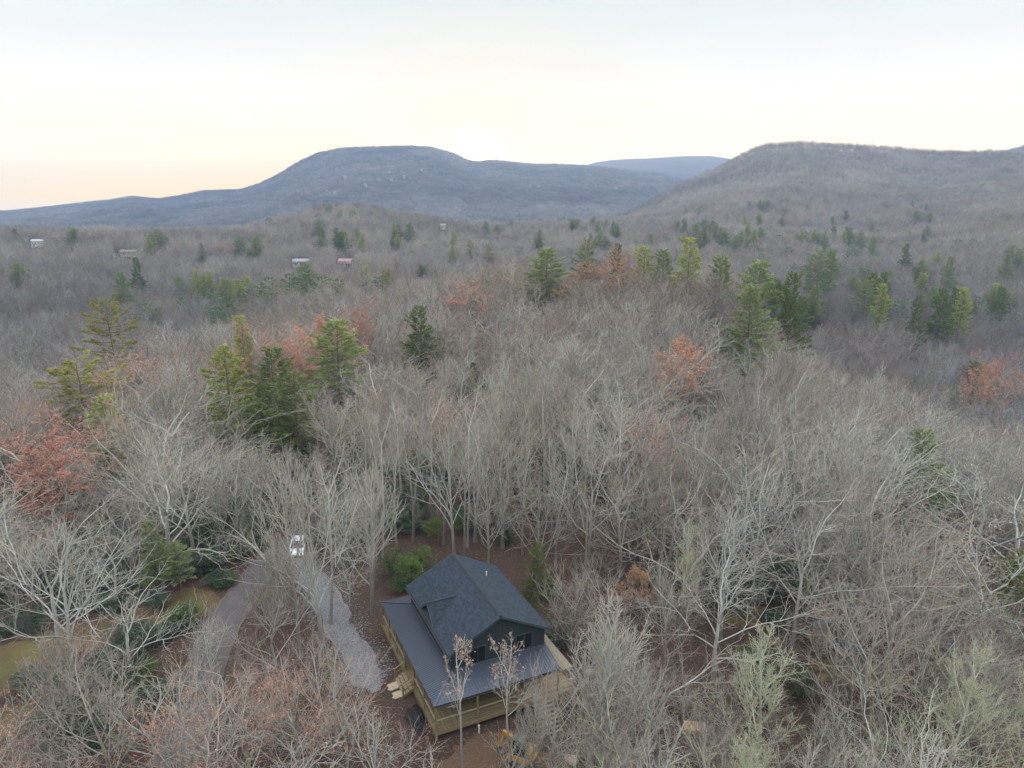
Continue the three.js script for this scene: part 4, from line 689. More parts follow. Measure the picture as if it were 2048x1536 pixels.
// a tree whose tip the photograph shows at (px, py): walked out along that line of sight until a tree of height h reaches it
const planted = [], shown = [];   // shown: boxes in which the photograph lets one see the tree
function byTop(name, kind, v, px, py, h0, label, category, group, wide) {
  let p, h;
  if (h0 > 40) {   // its distance: the tree is as tall as its tip in the photograph asks there
    const y = EYE - h0 * slopeAt(py), d = h0 * Math.cos(PITCH) + (EYE - y) * Math.sin(PITCH), x = (px - 1024) / FOCAL * d; p = [x, height(x, -h0), -h0]; h = Math.max(6, y - p[1]);
  } else { h = h0 * (1 + 0.22 * clamp((onGround(px, py, 16)[2] + 90) / -200, 0, 1)); p = onGround(px, py, h * 0.97); }
  planted.push([p[0], p[2], h]); const d = project(p[0], p[1], p[2])[2], w = h * 0.17 * (wide ?? 1) * FOCAL / d; shown.push([px - w, py + 3, px + w, py + Math.min(h, h0 > 195 && h0 < 262 && px > 1100 ? 5.5 : 22) * 0.62 * FOCAL / d, d, group ? 0.7 : 0.96]);
  return addTree(name, kind, v, p[0], p[2], h, hash2(px, py) * 6.28, label, category, group, (wide ?? 1) * Math.min(1.15, 21 / Math.max(h, 18)) );
}
function byBase(name, kind, v, px, py, h, label, category, group, wide, turn) { const p = onGround(px, py); planted.push([p[0], p[2], h]); return addTree(name, kind, v, p[0], p[2], h, turn ?? hash2(px, py) * 6.28, label, category, group, wide); }

// ------------------------------------------------------------------ evergreens one can point at
const EV = 'evergreen';
[
  ['brightFir', 0, 448, 690, 120, 'bright yellow-green conical fir left of the dense middle woods', 1.0],
  ['pine', 0, 543, 695, 118, 'deep green conifer just right of the bright conical fir', 0.9],
  ['hemlock', 0, 585, 742, 110, 'low dark green conifer spreading at the foot of two taller ones', 1.2],
  ['pine', 1, 668, 640, 140, 'bushy green pine below the orange-red treetops left of centre', 1.15],
  ['pine', 2, 480, 632, 150, 'slim olive-green pine standing behind the bright conical fir', 0.6],
  ['pine', 0, 838, 612, 170, 'small rounded green pine alone among grey crowns left of centre', 0.9],
  ['pine', 1, 1092, 497, 238, 'large shaggy green pine on the crest straight beyond the house', 1.4],
  ['darkPine', 1, 240, 543, 370, 'broad dark green pine on the left hillside, front one of a pair', 1.2],
  ['pine', 0, 270, 516, 440, 'taller narrow pine behind the broad dark one on the left hillside', 0.9],
  ['pine', 1, 608, 525, 400, 'round green pine standing before the grey-roofed far house', 1.1],
  ['yellowPine', 0, 212, 600, 205, 'sparse yellow-green pine with wide open branches on the left', 1.1],
  ['yellowPine', 0, 150, 722, 140, 'low yellowish pine in front of the sparse yellow one', 1.3],
  ['pine', 2, 205, 790, 113, 'small pale green pine low on the left shoulder', 1],
  ['pine', 2, 1380, 476, 208, 'tall pale green pine at the right end of the crest', 1.0],
  ['darkPine', 1, 1445, 512, 212, 'dark cone-shaped pine just right of the tall pale one', 1.1],
  ['pine', 1, 1518, 524, 216, 'wide green pine among a belt of pines right of centre', 1.4],
  ['pine', 0, 1588, 546, 212, 'conical blue-green pine at the right end of the pine belt', 1.1],
  ['darkPine', 0, 1640, 500, 420, 'dark flat-topped pine standing in the valley right of centre', 1.2],
  ['pine', 1, 1665, 498, 425, 'second pine touching the flat-topped one in the right valley', 1],
  ['pine', 0, 1890, 578, 338, 'large bushy green pine on the right slope, left of a pair', 1.2],
  ['pine', 2, 1930, 576, 344, 'large yellowish-green pine on the right slope, right of a pair', 1.15],
  ['pine', 0, 1840, 590, 322, 'narrow pine close to the left side of the large bushy pair', 0.8],
  ['darkPine', 1, 1903, 513, 470, 'tall blue-green pine behind the large bushy pair on the right', 1.1],
  ['pine', 0, 1770, 545, 380, 'conical pine above a smaller one in the right valley', 0.9],
  ['pine', 2, 1768, 568, 345, 'light green pine just below the conical one in the right valley', 1],
  ['darkPine', 0, 1735, 560, 362, 'dark pine left of two lighter pines in the right valley', 1.1],
  ['pine', 1, 1748, 474, 690, 'lone dark pine high in the middle of the right valley', 1],
  ['darkPine', 1, 2018, 508, 520, 'blue-green pine near the right edge, above the rest there', 1],
  ['pine', 0, 2005, 575, 400, 'green pine near the right edge, below the blue-green one', 1],
  ['pine', 0, 1815, 488, 600, 'small pine with a rounded top on the right valley side', 1],
  ['darkPine', 0, 1174, 478, 246, 'dark rounded pine at the left end of the crest belt', 0.75],
  ['pine', 0, 1236, 488, 250, 'green pine behind the rusty tree on the crest', 0.7],
  ['pine', 2, 1290, 494, 240, 'light green pine right of the rusty tree on the crest', 1.2],
  ['darkPine', 1, 1328, 500, 232, 'dark pine between the rusty tree and the tall pale pine', 1.1],
  ['yellowPine', 0, 940, 482, 18, 'olive-gold pine in the glow below the setting sun', 0.7],
  ['yellowPine', 0, 978, 490, 18, 'second golden pine below the setting sun, right of the first', 0.7],
  ['pine', 2, 905, 492, 16, 'olive-green pine left of the golden pair below the sun', 0.9],
  ['pine', 2, 732, 533, 12, 'pale round pine right of the far house with the pinkish roof', 1],
  ['pine', 2, 776, 535, 12, 'pale conical pine further right of the house with the pinkish roof', 0.9],
  ['darkPine', 1, 843, 530, 8, 'flat dark bushy pine on open ground in the middle distance', 1.8],
  ['pine', 1, 510, 476, 19, 'bushy dark pine on the far left hillside above the orange tree', 1.3],
  ['darkPine', 0, 480, 474, 17, 'pine close to the left of the bushy dark one on the far hillside', 1.1],
  ['darkPine', 1, 402, 487, 18, 'slim dark pine standing alone on the left hillside', 0.7],
  ['darkPine', 0, 636, 442, 20, 'dark flat pine standing clear on the far left ridge', 1.2],
  ['darkPine', 1, 222, 437, 20, 'dark pine breaking the skyline of the far left ridge', 1.1],
  ['pine', 1, 34, 528, 15, 'round pale green pine at the left edge', 1.1],
  ['pine', 0, 945, 726, 8, 'small green pine sapling among grey trunks beyond the house', 0.8],
  ['hemlock', 0, 1078, 1088, 6.5, 'young feathery green hemlock behind the right corner of the house', 0.75],
  ['hemlock', 0, 2050, 1105, 10, 'bright green hemlock at the right edge of the view', 1.1],
  ['darkPine', 1, 1850, 865, 15, 'dark green pine sunk among bare crowns on the right', 0.9],
  ['hemlock', 0, 1875, 935, 10, 'dark hemlock below the sunken pine on the right', 1],
  ['hemlock', 0, 1955, 725, 15, 'dark blue-green hemlock in the hollow at the right', 1.1],
  ['darkPine', 1, 300, 1045, 8.5, 'dark conifer standing behind the mossy grass on the left', 0.7],
  ['darkPine', 0, 350, 1085, 6, 'smaller dark conifer right of the other one behind the grass', 0.8],
].forEach(([k, v, px, py, h, label, wide]) => byTop('pine_tree', k, v, px, py, h, label, EV, null, wide * 1.2));
{ // smaller pines scattered over the far slopes
  const r = rng(77), cells = [[1130, 1350, 415, 475, 26, 'dark pine among bare trees on the low hills right of the sun', 'pines on the low hills right of the sun'], [1350, 1860, 400, 475, 56, 'small dark pine scattered at the foot of the right mountain', 'pines at the foot of the right mountain'], [640, 1080, 428, 478, 26, 'distant pine on the wooded hill below the sun', 'pines on the hill below the sun'], [20, 560, 440, 470, 18, 'distant dark pine along the top of the left hill', 'pines along the top of the left hill'], [1500, 2040, 470, 620, 34, 'green pine among bare crowns in the right-hand valley', 'pines in the right-hand valley'], [0, 700, 480, 560, 7, 'lone pine among bare crowns on the left hillside', 'pines on the left hillside']];
  for (const [x0, x1, y0, y1, n, label, group] of cells) { let cx = 0, cy = 0; for (let k = 0; k < n; k++) { if (k % 4 === 0 || r() < 0.2) { cx = lerp(x0, x1, r()); cy = lerp(y0, y1, r()); } const px = clamp(cx + (r() + r() - 1) * (x1 - x0) * 0.1, x0, x1), py = clamp(cy + (r() + r() - 1) * 14, y0, y1); if (farBoxes.some(([a, b, c, d]) => px > a - 22 && px < c + 22 && py < d + 4 && py > b - 40)) continue; byTop('pine_tree', r() < 0.4 ? 'darkPine' : 'pine', Math.floor(r() * 3), px, py, 13 + r() * 7, label, EV, group, 0.95 + 0.4 * r()); } }
}
// trees that still hold their leaves
[
  ['leafyOrange', 0, 1368, 662, 120, 'rounded tree full of orange leaves right of centre', 0.9],
  ['leafyOrange', 1, 942, 556, 222, 'glowing orange-leaved tree on the ridge beyond the house', 1.1],
  ['rusty', 0, 1258, 494, 236, 'broad rust-brown tree on the crest among pines', 1.5],
  ['rusty', 0, 1165, 516, 232, 'low rust-leaved tree left of the broad rusty one on the crest', 1.5],
  ['leafyOrange', 0, 636, 620, 165, 'bright orange-red treetop left of centre', 0.9],
  ['leafyOrange', 1, 596, 645, 152, 'orange-red crown below the brightest one left of centre', 0.9],
  ['leafyRed', 0, 540, 640, 150, 'dull red-leaved tree left of the orange-red crowns', 1],
  ['leafyRed', 1, 710, 596, 185, 'reddish crown right of the orange-red crowns left of centre', 0.9],
  ['leafyRed', 0, 30, 785, 100, 'large red-leaved oak at the left edge', 1.2],
  ['leafyRed', 1, 95, 860, 88, 'lower red-leaved tree in front of the large red oak', 1.1],
  ['leafyRed', 0, 2030, 690, 250, 'red-leaved tree at the right edge', 1.2],
  ['leafyOrange', 0, 1985, 715, 235, 'smaller reddish tree left of the red one at the right edge', 1],
  ['leafyOrange', 1, 446, 481, 16, 'small round orange tree on the far left hillside', 1.1],
  ['leafyRed', 1, 1770, 398, 17, 'red crown on the hill at the foot of the right mountain', 1.3],
  ['leafyRed', 0, 1935, 392, 17, 'dull red crown right along that hill, nearer the right edge', 1.2],
  ['rusty', 0, 1268, 1128, 6, 'low bush-like tree of rust-orange leaves right of the house', 1.0],
  ['leafyOrange', 1, 268, 700, 150, 'small orange tree beneath the sparse yellow pine', 1],
  ['rusty', 0, 1620, 575, 8, 'small ochre tree among pines in the right valley', 1.3],
  ['leafyRed', 0, 120, 440, 16, 'reddish crown on the skyline of the far left hill', 1.3],
  ['leafyRed', 1, 185, 443, 15, 'second reddish crown along the far left skyline', 1.2],
].forEach(([k, v, px, py, h, label, wide]) => byTop('autumn_tree', k, v, px, py, h, label, 'tree', null, wide * 1.3));

// ------------------------------------------------------------------ bare trees one can point at
const T = 'bare tree';
[ // kind, variant, base px, base py, height, label, width
  ['oak', 0, 122, 1330, 17.5, 'wide spreading bare tree with a trunk forked at the ground, on the mossy grass', 1.15],
  ['oak', 2, 146, 1336, 18, 'right-hand stem of the forked spreading tree on the mossy grass', 1.0],
  ['oak', 2, 645, 1290, 20, 'tall pale forked tree between the gravel drive and the road', 0.9],
  ['upright', 1, 600, 1318, 20, 'tall grey tree with steep limbs right beside the asphalt road', 1.1],
  ['pole', 0, 662, 1250, 19, 'tall lichen-grey tree leaning over the gravel drive', 1.0],
  ['upright', 0, 1172, 1575, 17.6, 'brush-like pale tree with dense steep twigs, right front of the house', 1.5],
  ['upright', 1, 1212, 1580, 15.5, 'second brush-like tree close to the right of the first', 1.4],
  ['oak', 0, 1176, 1128, 20.5, 'tall tree with a high Y fork behind the house on the right', 0.85],
  ['pole', 1, 793, 1100, 20, 'tall straight trunk behind the left rear of the house', 0.9],
  ['pole', 2, 826, 1085, 20, 'dark slender trunk close behind the green shrub by the house', 0.9],
  ['oak', 2, 908, 1108, 19, 'pale forked tree rising right behind the roof ridge', 0.8],
  ['pole', 0, 935, 1095, 21, 'straight pale trunk behind the roof ridge, second from the fork', 0.85],
  ['oak', 1, 950, 1085, 20, 'grey trunk with crooked limbs behind the right half of the roof', 0.8],
  ['pole', 1, 1045, 1110, 19, 'forked slim tree just left of the young hemlock', 0.8],
  ['pole', 0, 765, 1115, 19, 'thin whitish trunk left of the green shrub behind the house', 0.8],
  ['pole', 2, 735, 1120, 20, 'dark trunk at the left of the row behind the house', 0.9],
  ['pole', 1, 1110, 1140, 18, 'slender trunk rising behind the young hemlock', 0.9],
  ['oak', 2, 1440, 1275, 18, 'broad pale tree with fanning branches above the mossy clearing', 1.0],
  ['oak', 0, 1585, 1290, 18.5, 'broad lichen-grey tree fanning beside the trailer', 1.0],
  ['red', 0, 1330, 1350, 13, 'reddish fine-twigged tree below the rust-leaved one', 1.0],
  ['oak', 1, 300, 1010, 19, 'pale crooked tree with open crown on the left slope', 1.1],
  ['lichen', 0, 1880, 1610, 15, 'tree with pale yellow lichen on steep twigs at the lower right', 1.3],
  ['lichen', 0, 2010, 1620, 15.5, 'yellow-lichened tree at the lower right corner', 1.2],
  ['lichen', 1, 1790, 1600, 13, 'lower lichen-yellow tree left of the other two at the lower right', 1.2],
].forEach(([k, v, px, py, h, label, wide]) => byBase('bare_tree', k, v, px, py, h, label, T, null, wide));
byBase('bare_tree', 'leafTop', 0, 925, 1545, 11.3, 'slim pale tree with tan leaves at its top, before the house', 'bare tree', null, 0.95);
byBase('bare_tree', 'leafTop', 1, 1022, 1530, 11, 'thin tree with a few tan leaves, before the dark gable', 'bare tree', null, 1.0);
byBase('bare_tree', 'sparseTan', 0, 700, 1215, 8, 'small crooked tree with pale limbs between drive and house', 'bare tree', null, 0.9);
byBase('bare_tree', 'red', 0, 1100, 1592, 11.5, 'fine-twigged tree screening the right end of the porch', T, null, 1.2);
byBase('bare_tree', 'upright', 1, 1066, 1580, 8.5, 'thin grey tree close before the wooden stairs', T, null, 1.1);
byBase('bare_tree', 'red', 2, 1018, 1600, 7, 'small bare tree in front of the excavator', T, null, 1.2);
[['sparseRed', 1, 520, 1612, 12, 'reddish-leaved bare tree right of the road at the bottom edge', 1.3], ['sparseRed', 0, 612, 1602, 11.5, 'bare tree with red leaves, bottom edge, below the gravel drive', 1.3], ['oak', 1, 452, 1640, 12.5, 'crooked grey tree leaning over the bottom of the road', 1.1], ['sparseRed', 1, 690, 1592, 10.5, 'bare tree with red leaves left below the black plastic', 1.2], ['oak', 2, 752, 1625, 9.5, 'small pale tree at the bottom edge left of the porch corner', 1.1], ['red', 1, 640, 1440, 9, 'fine-twigged small tree below the bend of the gravel drive', 1.2], ['oak', 3, 565, 1400, 12, 'dark crooked tree between road and drive', 1], ['upright', 2, 545, 1330, 13, 'dark steep-twigged tree on the strip between road and drive', 1.2], ['sparseRed', 0, 400, 1640, 12, 'reddish tree at the bottom edge left of the road', 1.3], ['oak', 1, 330, 1575, 10, 'grey twisted tree at the bottom left of the road', 1.2], ['red', 0, 235, 1600, 12, 'rounded reddish tree at the bottom edge below the dark bushes', 1.3]].forEach(([k, v, px, py, h, label, wide]) => byBase('bare_tree', k, v, px, py, h, label, T, null, wide));
byBase('bare_tree', 'oak', 0, 395, 1400, 7, 'small pale twisted tree at the near edge of the road', 'bare tree', null, 0.9);
byBase('bare_tree', 'oak', 2, 428, 1368, 8, 'small forked tree overhanging the road', 'bare tree', null, 0.9);

// ------------------------------------------------------------------ bushes
const GREENS = [[0.039, 0.074, 0.030], [0.058, 0.101, 0.034], [0.078, 0.128, 0.041]], BLUE = [[0.036, 0.068, 0.046], [0.052, 0.092, 0.061], [0.072, 0.115, 0.074]], LIME = [[0.078, 0.135, 0.024], [0.111, 0.176, 0.030], [0.058, 0.101, 0.024]];
const BUSH = [bush(701, 3, 2.4, BLUE), bush(702, 3, 2.6, GREENS), bush(703, 3, 2.6, LIME, 2200, 0.16), bush(704, 3.4, 2.2, BLUE, 1800)].map((b) => ({ stems: one(b.stems), leaves: one(b.leavesM) }));
function addBush(v, px, py, s, label, group) {
  const p = onGround(px, py), o = thing('bush', label, 'bush', group); o.position.set(p[0], p[1], p[2]); o.rotation.y = hash2(px, py) * 6.28; o.scale.setScalar(s); planted.push([p[0], p[2], 2]);
  part('stems', BUSH[v].stems, bark, o); part('foliage', BUSH[v].leaves, foliage, o); return o;
}
addBush(0, 310, 1222, 1.0, 'round dark bush alone on the mossy grass left of the road');
addBush(0, 255, 1300, 1.1, 'topmost of the row of dark bushes left of the road'); addBush(3, 222, 1350, 1.2, 'middle bush of the dark row left of the road'); addBush(0, 185, 1405, 1.3, 'lowest bush of the dark row left of the road'); addBush(3, 265, 1330, 0.8, 'small bush squeezed beside the topmost one of the dark row');
addBush(2, 820, 1165, 1.25, 'bright green shrub against the left rear corner of the house'); addBush(1, 785, 1150, 1.2, 'darker green shrub left of the bright one behind the house'); addBush(2, 845, 1140, 1.0, 'green shrub hugging the house behind the bright one'); addBush(1, 800, 1185, 0.9, 'low shrub at the rear end of the porch');
addBush(1, 1095, 1190, 0.9, 'brownish-green shrub below the young hemlock'); addBush(1, 1500, 1335, 1.1, 'dark bush right of the mossy clearing'); addBush(0, 1535, 1400, 1.2, 'dark bush further down from the mossy clearing'); addBush(1, 1600, 1390, 1.1, 'dark bush left below the blue tarp');
addBush(1, 720, 1085, 1.4, 'large dark bush among trunks behind the parked car, on its right'); addBush(1, 690, 1045, 1.4, 'dark bush further back behind the parked car');

// ------------------------------------------------------------------ the rest of the forest
const guards = [[765, 1100, 1075, 1475, 50, 1], [1000, 1455, 1085, 1540, 44, 0.8], [572, 1062, 632, 1125, 73, 0.97], [345, 1080, 560, 1536, 48, 0.5], [590, 1120, 770, 1390, 52, 0.6], [0, 1180, 470, 1345, 55, 0.72], [690, 1180, 810, 1540, 44, 0.75], [800, 1430, 1070, 1540, 42, 0.9], [835, 1015, 1065, 1110, 70, 0.35], [1440, 1200, 1590, 1280, 58, 0.7], [1620, 1160, 1780, 1330, 56, 0.75]];
const cand = [], rF = rng(9);
shown.push(...farBoxes);
function hides(x, z, h, cr, r) {   // would a tree here stand before one of the trees that show?
  const g = height(x, z), b = project(x, g, z), t = project(x, g + h, z), w = cr * FOCAL / b[2];
  for (const [x0, y0, x1, y1, d, p] of shown) if (b[2] < d + 3 && b[0] + w > x0 && b[0] - w < x1 && t[1] < y1 && b[1] > y0 && r() < p) return true;
  return false;
}
function free(x, z, h, cr) {
  const [u, v] = toHouse(x, z); if (u > -9 && u < 8.5 && v > -12 && v < 10.5) return false;
  if (lineDist(roadLine, x, z) < 2.6 || lineDist(driveLine, x, z) < 2.6 || lineDist(sideDrive, x, z) < 2.6) return false;
  for (const [a, b, q] of farSpots) if (Math.abs(x - a) < 10 && (z - b) > -8 && z - b < 50) return false;
  for (const [a, b] of planted) if (Math.hypot(x - a, z - b) < 2.4) return false;
  const g = height(x, z), b = project(x, g, z), t = project(x, g + h, z), w = cr * FOCAL / b[2];
  for (const [x0, y0, x1, y1, d, p] of guards) if (b[2] < d + 6 && b[0] + w > x0 && b[0] - w < x1 && t[1] < y1 && b[1] > y0 && rF() < p) return false;
  const c = project(x, g, z); if (c[0] > 835 && c[0] < 1065 && c[1] > 1040 && c[1] < 1115 && rF() < 0.45) return false;   // the open leaf-covered ground behind the house
  for (const [gx, gz, rx, rz, tn] of grassSpots) { const X = (x - gx) * Math.cos(tn) - (z - gz) * Math.sin(tn), Z = (x - gx) * Math.sin(tn) + (z - gz) * Math.cos(tn); if ((X / rx) ** 2 + (Z / rz) ** 2 < 1 && rF() < 0.85) return false; }
  return true;
}
for (let zz = 22; zz < 260; zz += zz < 50 ? 4.2 : zz < 90 ? 4.9 : 6.1) for (let xx = -zz * 0.86; xx < zz * 0.86; xx += zz < 50 ? 4.2 : zz < 90 ? 4.9 : 6.1) {
  const x = xx + (rF() - 0.5) * 4.4, z = -(zz + (rF() - 0.5) * 4.4), tx = x / -z; if (-z < 21) continue;
  const px = 1024 + FOCAL * tx, near = -z < 48;
  let h = 14 + rF() * 5.5; if (near) h = px < 760 ? 8.5 + rF() * 4.5 : px < 1110 ? 7 + rF() * 4 : 11.5 + rF() * 4.5; else if (-z < 70) h = 13 + rF() * 5;
  if (rF() < 0.12) h *= 0.7;
  const q = rF(), n = vnoise(x / 22, z / 22), right = px > 1250;
  let kind = q < (right && -z < 80 ? 0.2 : 0.34) + n * 0.2 ? 'oak' : q < 0.74 ? 'red' : q < 0.92 ? 'upright' : 'pole';
  if (-z > 64 && -z < 90 && px > 700 && px < 1250 && q < 0.6) kind = 'pole';
  if (near && px < 760 && q < 0.5) kind = 'sparseRed'; else if (near && px < 760 && q < 0.62) kind = 'sparseTan';
  if (right && -z < 75 && q > 0.84) kind = 'lichen';
  if (-z > 88 && -z < 190 && px < 760 && q > 0.72) kind = 'sparseRed'; else if (!near && q > 0.955) kind = rF() < 0.5 ? 'sparseRed' : 'sparseTan';
  if (hides(x, z, h, h * 0.15, rF)) { h *= 0.6; if (hides(x, z, h, h * 0.15, rF)) continue; }
  if (-z < 130 && !free(x, z, h, h * (kind === 'oak' ? 0.34 : kind === 'red' ? 0.28 : 0.2))) continue; else if (-z >= 130 && planted.some(([a, b]) => Math.hypot(x - a, z - b) < 3)) continue;
  cand.push({ x, z, h, kind, v: Math.floor(rF() * 30), turn: rF() * 6.28, wide: (near && px < 760 ? 1.35 : kind === 'pole' ? 0.95 : 1.2) + rF() * 0.4, tone: rF() });
}
for (const c of cand) { const g = height(c.x, c.z), t = project(c.x, g + c.h, c.z), b = project(c.x, g, c.z); c.seen = t[0] > -130 && t[0] < 2178 && t[1] < 1560; c.px = b[0]; c.py = b[1]; c.depth = b[2]; c.size = c.seen ? c.h / b[2] * (0.7 + 0.3 * (b[1] < 1600)) : 0; }
cand.sort((a, b) => b.size - a.size);
const WORDS = { oak: ['pale crooked-limbed bare tree', 'grey crooked-limbed bare tree', 'pale wide-spreading bare tree', 'dark crooked-limbed bare tree', 'low-crowned grey bare tree', 'dark twisted bare tree'], upright: ['pale bare tree with steep straight twigs', 'grey bare tree with steep straight twigs', 'dark bare tree with steep straight twigs'], pole: ['pale slender long-trunked bare tree', 'grey slender long-trunked bare tree', 'dark slender long-trunked bare tree'], red: ['reddish fine-twigged bare tree', 'reddish bare tree with round crown', 'grey-brown fine-twigged bare tree', 'dark round-crowned bare tree', 'pale round-crowned bare tree'], lichen: ['steep-twigged bare tree with yellow-green lichen', 'round bare tree with yellow-green lichen'], sparseRed: ['reddish tree with few red leaves', 'crooked tree with scattered red leaves'], sparseTan: ['pale tree with few tan leaves'] };
function region(c) {
  if (c.depth < 56 && c.px < 330) return 'at the near left corner'; if (c.depth < 56 && c.px < 790) return 'below road and drive'; if (c.depth < 56 && c.px < 1130) return 'right before the house'; if (c.depth < 60 && c.px < 1560) return 'right of the stairs'; if (c.depth < 62) return 'at near right corner';
  if (c.depth < 92) return c.px < 420 ? 'behind the mossy grass' : c.px < 740 ? 'by the upper road' : c.px < 1180 ? 'just behind the house' : c.px < 1600 ? 'behind the right clearing' : 'beyond the trailer';
  return c.px < 500 ? 'on the left shoulder' : c.px < 900 ? 'on the ridge left' : c.px < 1250 ? 'on ridge beyond house' : c.px < 1650 ? 'on the ridge right' : 'on the right shoulder';
}
const single = Math.max(0, 300 - 43), rest = [];
const sets = {}, NUM = ['', 'one', 'two', 'three', 'four', 'five', 'six', 'seven', 'eight', 'nine', 'ten', 'eleven', 'twelve', 'thirteen', 'fourteen'], ORD = ['', '', 'second', 'third', 'fourth', 'fifth', 'sixth', 'seventh', 'eighth', 'ninth', 'tenth'];
cand.forEach((c, i) => {
  if (i >= single || !c.seen) { rest.push(c); return; }
  c.words = WORDS[c.kind][c.v % KIND[c.kind].length]; c.place = region(c); (sets[c.words + ' ' + c.place] ??= []).push(c);
});
for (const key in sets) {
  const list = sets[key].sort((a, b) => a.px - b.px), n = list.length, many = list[0].words.replace('bare tree', 'bare trees').replace(/^(reddish|crooked|pale) tree/, '$1 trees') + ' ' + list[0].place;
  list.forEach((c, i) => {
    const place = n === 1 ? '' : n === 2 ? (i ? 'right' : 'left') + ' one of two ' : i === 0 ? 'leftmost of ' + (NUM[n] ?? 'many') + ' ' : i === n - 1 ? 'rightmost of ' + (NUM[n] ?? 'many') + ' ' : i < n / 2 ? ORD[i + 1] + ' from left of ' + (NUM[n] ?? 'many') + ' ' : ORD[n - i] + ' from right of ' + (NUM[n] ?? 'many') + ' ';
    addTree('bare_tree', c.kind, c.v, c.x, c.z, c.h, c.turn, n === 1 ? key : place + many, T, n === 1 ? null : many, c.wide);
  });
}
const dummy = new THREE.Object3D();
function scatter(name, geometry, list, material, parent) {   // list of [x, y, z, turn, sx, sy, [r, g, b]]
  if (!list.length) return;
  const m = new THREE.InstancedMesh(geometry, material, list.length), c = new THREE.Color(); m.name = name; m.castShadow = m.receiveShadow = true;
  list.forEach(([x, y, z, turn, sx, sy, col], i) => { dummy.position.set(x, y, z); dummy.rotation.set(0, turn, 0); dummy.scale.set(sx, sy, sx); dummy.updateMatrix(); m.setMatrixAt(i, dummy.matrix); m.setColorAt(i, c.setRGB(...(col ?? [1, 1, 1]))); });
  parent.add(m); return m;
}
const woods = tag(new THREE.Group(), 'grey-brown bare forest covering the ridge, hills and valley behind the nearer trees', null, null, 'stuff'); woods.name = 'forest'; scene.add(woods);
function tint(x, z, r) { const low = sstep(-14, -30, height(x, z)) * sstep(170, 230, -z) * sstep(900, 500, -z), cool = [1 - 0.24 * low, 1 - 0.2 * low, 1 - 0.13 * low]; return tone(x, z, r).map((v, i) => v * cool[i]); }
function tone(x, z, r) { const a = fbm(x / 60, z / 60, 3), b = fbm(x / 25 + 9, z / 25, 2), far = sstep(700, 2500, -z), big = fbm(x / 330 + 2, z / 330, 3) + 0.7 * fbm(x / 900, z / 900 + 4, 2), k = Math.max(0.35, 0.92 + 0.35 * a + 0.3 * (r() - 0.5) + 0.5 * far * big - 0.2 * sstep(2300, 3200, -z)); return [k * (1.02 + 0.16 * Math.max(0, b)), k, k * (1.0 - 0.08 * b)]; }  // trees on the central mountain darkened: slope shade put into their tint
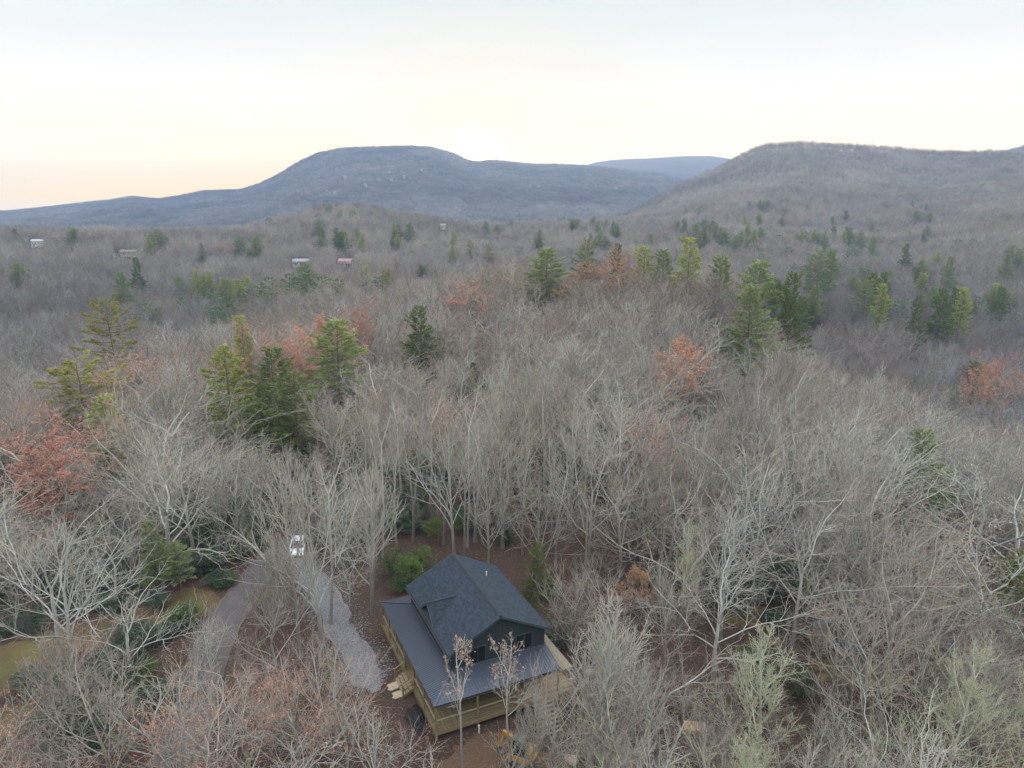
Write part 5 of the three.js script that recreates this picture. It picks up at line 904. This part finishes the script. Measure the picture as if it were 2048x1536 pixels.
{
  const r = rng(21), mid = MID.map(() => []), far = FAR.map(() => []), clump = CLUMP.map(() => []), farP = [];
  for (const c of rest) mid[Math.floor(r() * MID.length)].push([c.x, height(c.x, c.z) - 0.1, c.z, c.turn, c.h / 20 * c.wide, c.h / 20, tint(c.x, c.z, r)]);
  const near = (x, z) => farSpots.some(([a, b]) => Math.abs(x - a) < 11 && z - b > -9 && z - b < 48) || planted.some(([a, b]) => Math.abs(x - a) < 2.6 && Math.abs(z - b) < 2.6);
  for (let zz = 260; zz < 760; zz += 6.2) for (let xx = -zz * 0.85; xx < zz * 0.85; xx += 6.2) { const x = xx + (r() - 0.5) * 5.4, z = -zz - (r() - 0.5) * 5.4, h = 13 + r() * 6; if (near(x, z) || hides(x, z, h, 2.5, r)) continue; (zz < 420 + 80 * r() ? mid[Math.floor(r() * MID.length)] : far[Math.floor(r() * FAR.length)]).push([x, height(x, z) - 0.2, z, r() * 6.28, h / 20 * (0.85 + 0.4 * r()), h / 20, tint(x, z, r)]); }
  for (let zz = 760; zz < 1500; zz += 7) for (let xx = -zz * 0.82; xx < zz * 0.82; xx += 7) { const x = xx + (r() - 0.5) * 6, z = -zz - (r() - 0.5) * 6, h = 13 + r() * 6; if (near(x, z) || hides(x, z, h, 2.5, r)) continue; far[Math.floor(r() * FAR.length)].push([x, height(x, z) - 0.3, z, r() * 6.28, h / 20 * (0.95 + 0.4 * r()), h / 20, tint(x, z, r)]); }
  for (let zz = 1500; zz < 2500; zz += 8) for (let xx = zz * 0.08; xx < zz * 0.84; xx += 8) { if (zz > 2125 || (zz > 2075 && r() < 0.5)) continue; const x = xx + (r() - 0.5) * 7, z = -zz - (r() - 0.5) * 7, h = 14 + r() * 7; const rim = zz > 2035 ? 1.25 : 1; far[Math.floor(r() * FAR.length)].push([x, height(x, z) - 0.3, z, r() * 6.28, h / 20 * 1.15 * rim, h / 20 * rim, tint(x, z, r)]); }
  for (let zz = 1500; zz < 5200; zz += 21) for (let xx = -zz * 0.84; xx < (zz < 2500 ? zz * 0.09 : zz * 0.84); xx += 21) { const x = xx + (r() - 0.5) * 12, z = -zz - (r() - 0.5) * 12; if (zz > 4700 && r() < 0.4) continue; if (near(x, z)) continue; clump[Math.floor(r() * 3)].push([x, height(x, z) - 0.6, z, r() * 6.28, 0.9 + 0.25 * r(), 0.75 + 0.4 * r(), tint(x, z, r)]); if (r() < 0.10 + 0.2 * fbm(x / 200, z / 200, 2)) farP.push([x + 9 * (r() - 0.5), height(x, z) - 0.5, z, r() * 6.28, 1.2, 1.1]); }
  for (let k = 0; k < 1500; k++) { const zz = 300 + r() * 1700, x = (r() * 1.6 - 0.8) * zz; if (fbm(x / 120 + 3, zz / 120, 3) > 0.14 && !near(x, -zz)) farP.push([x, height(x, -zz) - 0.3, -zz, r() * 6.28, (0.8 + 0.5 * r()) * 1.15, 0.65 + 0.35 * r()]); }
  mid.forEach((l, i) => scatter('bare_trees', MID[i], l, bark, woods)); far.forEach((l, i) => scatter('bare_trees', FAR[i], l, bark, woods)); clump.forEach((l, i) => scatter('tree_clumps', CLUMP[i], l, bark, woods));
  const sp = pineTree(901, { h: 19, low: 0.22, wide: 0.27, shape: 0.45, whorl: 1.3, per: 4, tufts: 8, blades: 3, needle: 1.0, blade: 0.16, ragged: 0.5, green: [[0.078, 0.147, 0.078], [0.117, 0.205, 0.094], [0.167, 0.254, 0.107]] });
  scatter('pines', mixGeo(sp), farP, foliage, woods);
}
{ // undergrowth: evergreen thicket and bare saplings under the near trees, and dead leaves on the open ground
  const r = rng(31), u = tag(new THREE.Group(), 'dark evergreen thicket and thin bare saplings beneath the trees', null, null, 'stuff'); u.name = 'undergrowth'; scene.add(u);
  const lists = [[], [], [], []], sap = [[], []];
  for (let k = 0; k < 8000; k++) {
    const zz = 26 + Math.pow(r(), 0.8) * 170, x = (r() * 1.64 - 0.82) * zz, z = -zz, n = fbm(x / 20, z / 20 + 7, 3); if (!free(x, z, 2, 1)) continue;
    const p = project(x, height(x, z), z); if (p[0] > 700 && p[0] < 1110 && p[1] > 1100) continue;
    const thick = n > -0.02 || (p[0] > 690 && p[0] < 1250 && zz > 84 && zz < 110);
    if (thick && r() < 0.55) lists[Math.floor(r() * 4) === 2 ? (r() < 0.3 ? 2 : 1) : Math.floor(r() * 2) * 3 % 4].push([x, height(x, z) - 0.1, z, r() * 6.28, 0.6 + r() * 0.7, 0.5 + r() * 0.8]);
    else if (r() < 0.22) sap[Math.floor(r() * 2)].push([x, height(x, z) - 0.1, z, r() * 6.28, 0.16 + r() * 0.2, 0.18 + r() * 0.2, tint(x, z, r).map((v) => v * 0.75)]);  // saplings tinted darker: shade between the trees put into their colour
  }
  lists.forEach((l, i) => scatter('thicket', BUSH[i].leaves, l, foliage, u)); sap.forEach((l, i) => scatter('saplings', MID[i ? 3 : 1], l, bark, u));
  const leaf = new MB(); leaf.leaf([0, 0, -0.08], [0, 0, 1], [1, 0, 0], 0.13, 0.09, [1, 1, 1]); const L = [];
  const cols = [[0.14, 0.077, 0.052], [0.09, 0.046, 0.032], [0.24, 0.16, 0.115], [0.07, 0.045, 0.036], [0.17, 0.085, 0.05], [0.12, 0.07, 0.056]];
  for (let k = 0; k < 70000; k++) {
    const zz = 36 + Math.pow(r(), 1.3) * 60, x = (r() * 1.5 - 0.75) * zz, z = -zz, [hu, hv] = toHouse(x, z); if (hu > -6.4 && hu < 7 && hv > -7.9 && hv < 7.8) continue;
    const onRoad = lineDist(roadLine, x, z) < 1.9 || lineDist(driveLine, x, z) < 1.5; if (onRoad && r() < 0.8) continue;
    L.push([x, height(x, z) + (onRoad ? 0.11 : 0.012) + r() * 0.015, z, r() * 6.28, 0.7 + r() * 0.8, 0.7 + r() * 0.5, cols[Math.floor(r() * 6)]]);
  }
  const stone = new THREE.IcosahedronGeometry(0.06, 0), S = [], curveD = new THREE.CatmullRomCurve3(driveLine.map(([x, z]) => new THREE.Vector3(x, 0, z)));
  for (let k = 0; k < 9000; k++) { const t = r(), p = curveD.getPoint(t), g = curveD.getTangent(t), o = (r() + r() + r() - 1.5) * 2.6 * (1 - 0.85 * sstep(0.75, 1, t)), x = p.x - g.z * o, z = p.z + g.x * o, b = 0.5 + 0.6 * r(); S.push([x, height(x, z) + (Math.abs(o) < 1.2 ? 0.1 : 0.01), z, r() * 6.28, 0.5 + r() * 0.9, 0.4 + r() * 0.6, [0.22 * b, 0.235 * b, 0.26 * b]]); }
  tag(scatter('gravel_stones', stone, S, std(1, 1, 1, 0.95), scene), 'loose blue-grey gravel strewn along and beside the drive', null, null, 'stuff');
  const fl = tag(scatter('fallen_leaves', leaf.geometry(), L, foliage, scene), 'brown fallen leaves strewn over the open ground around the house', null, null, 'stuff');
}
renderer.render(scene, camera);
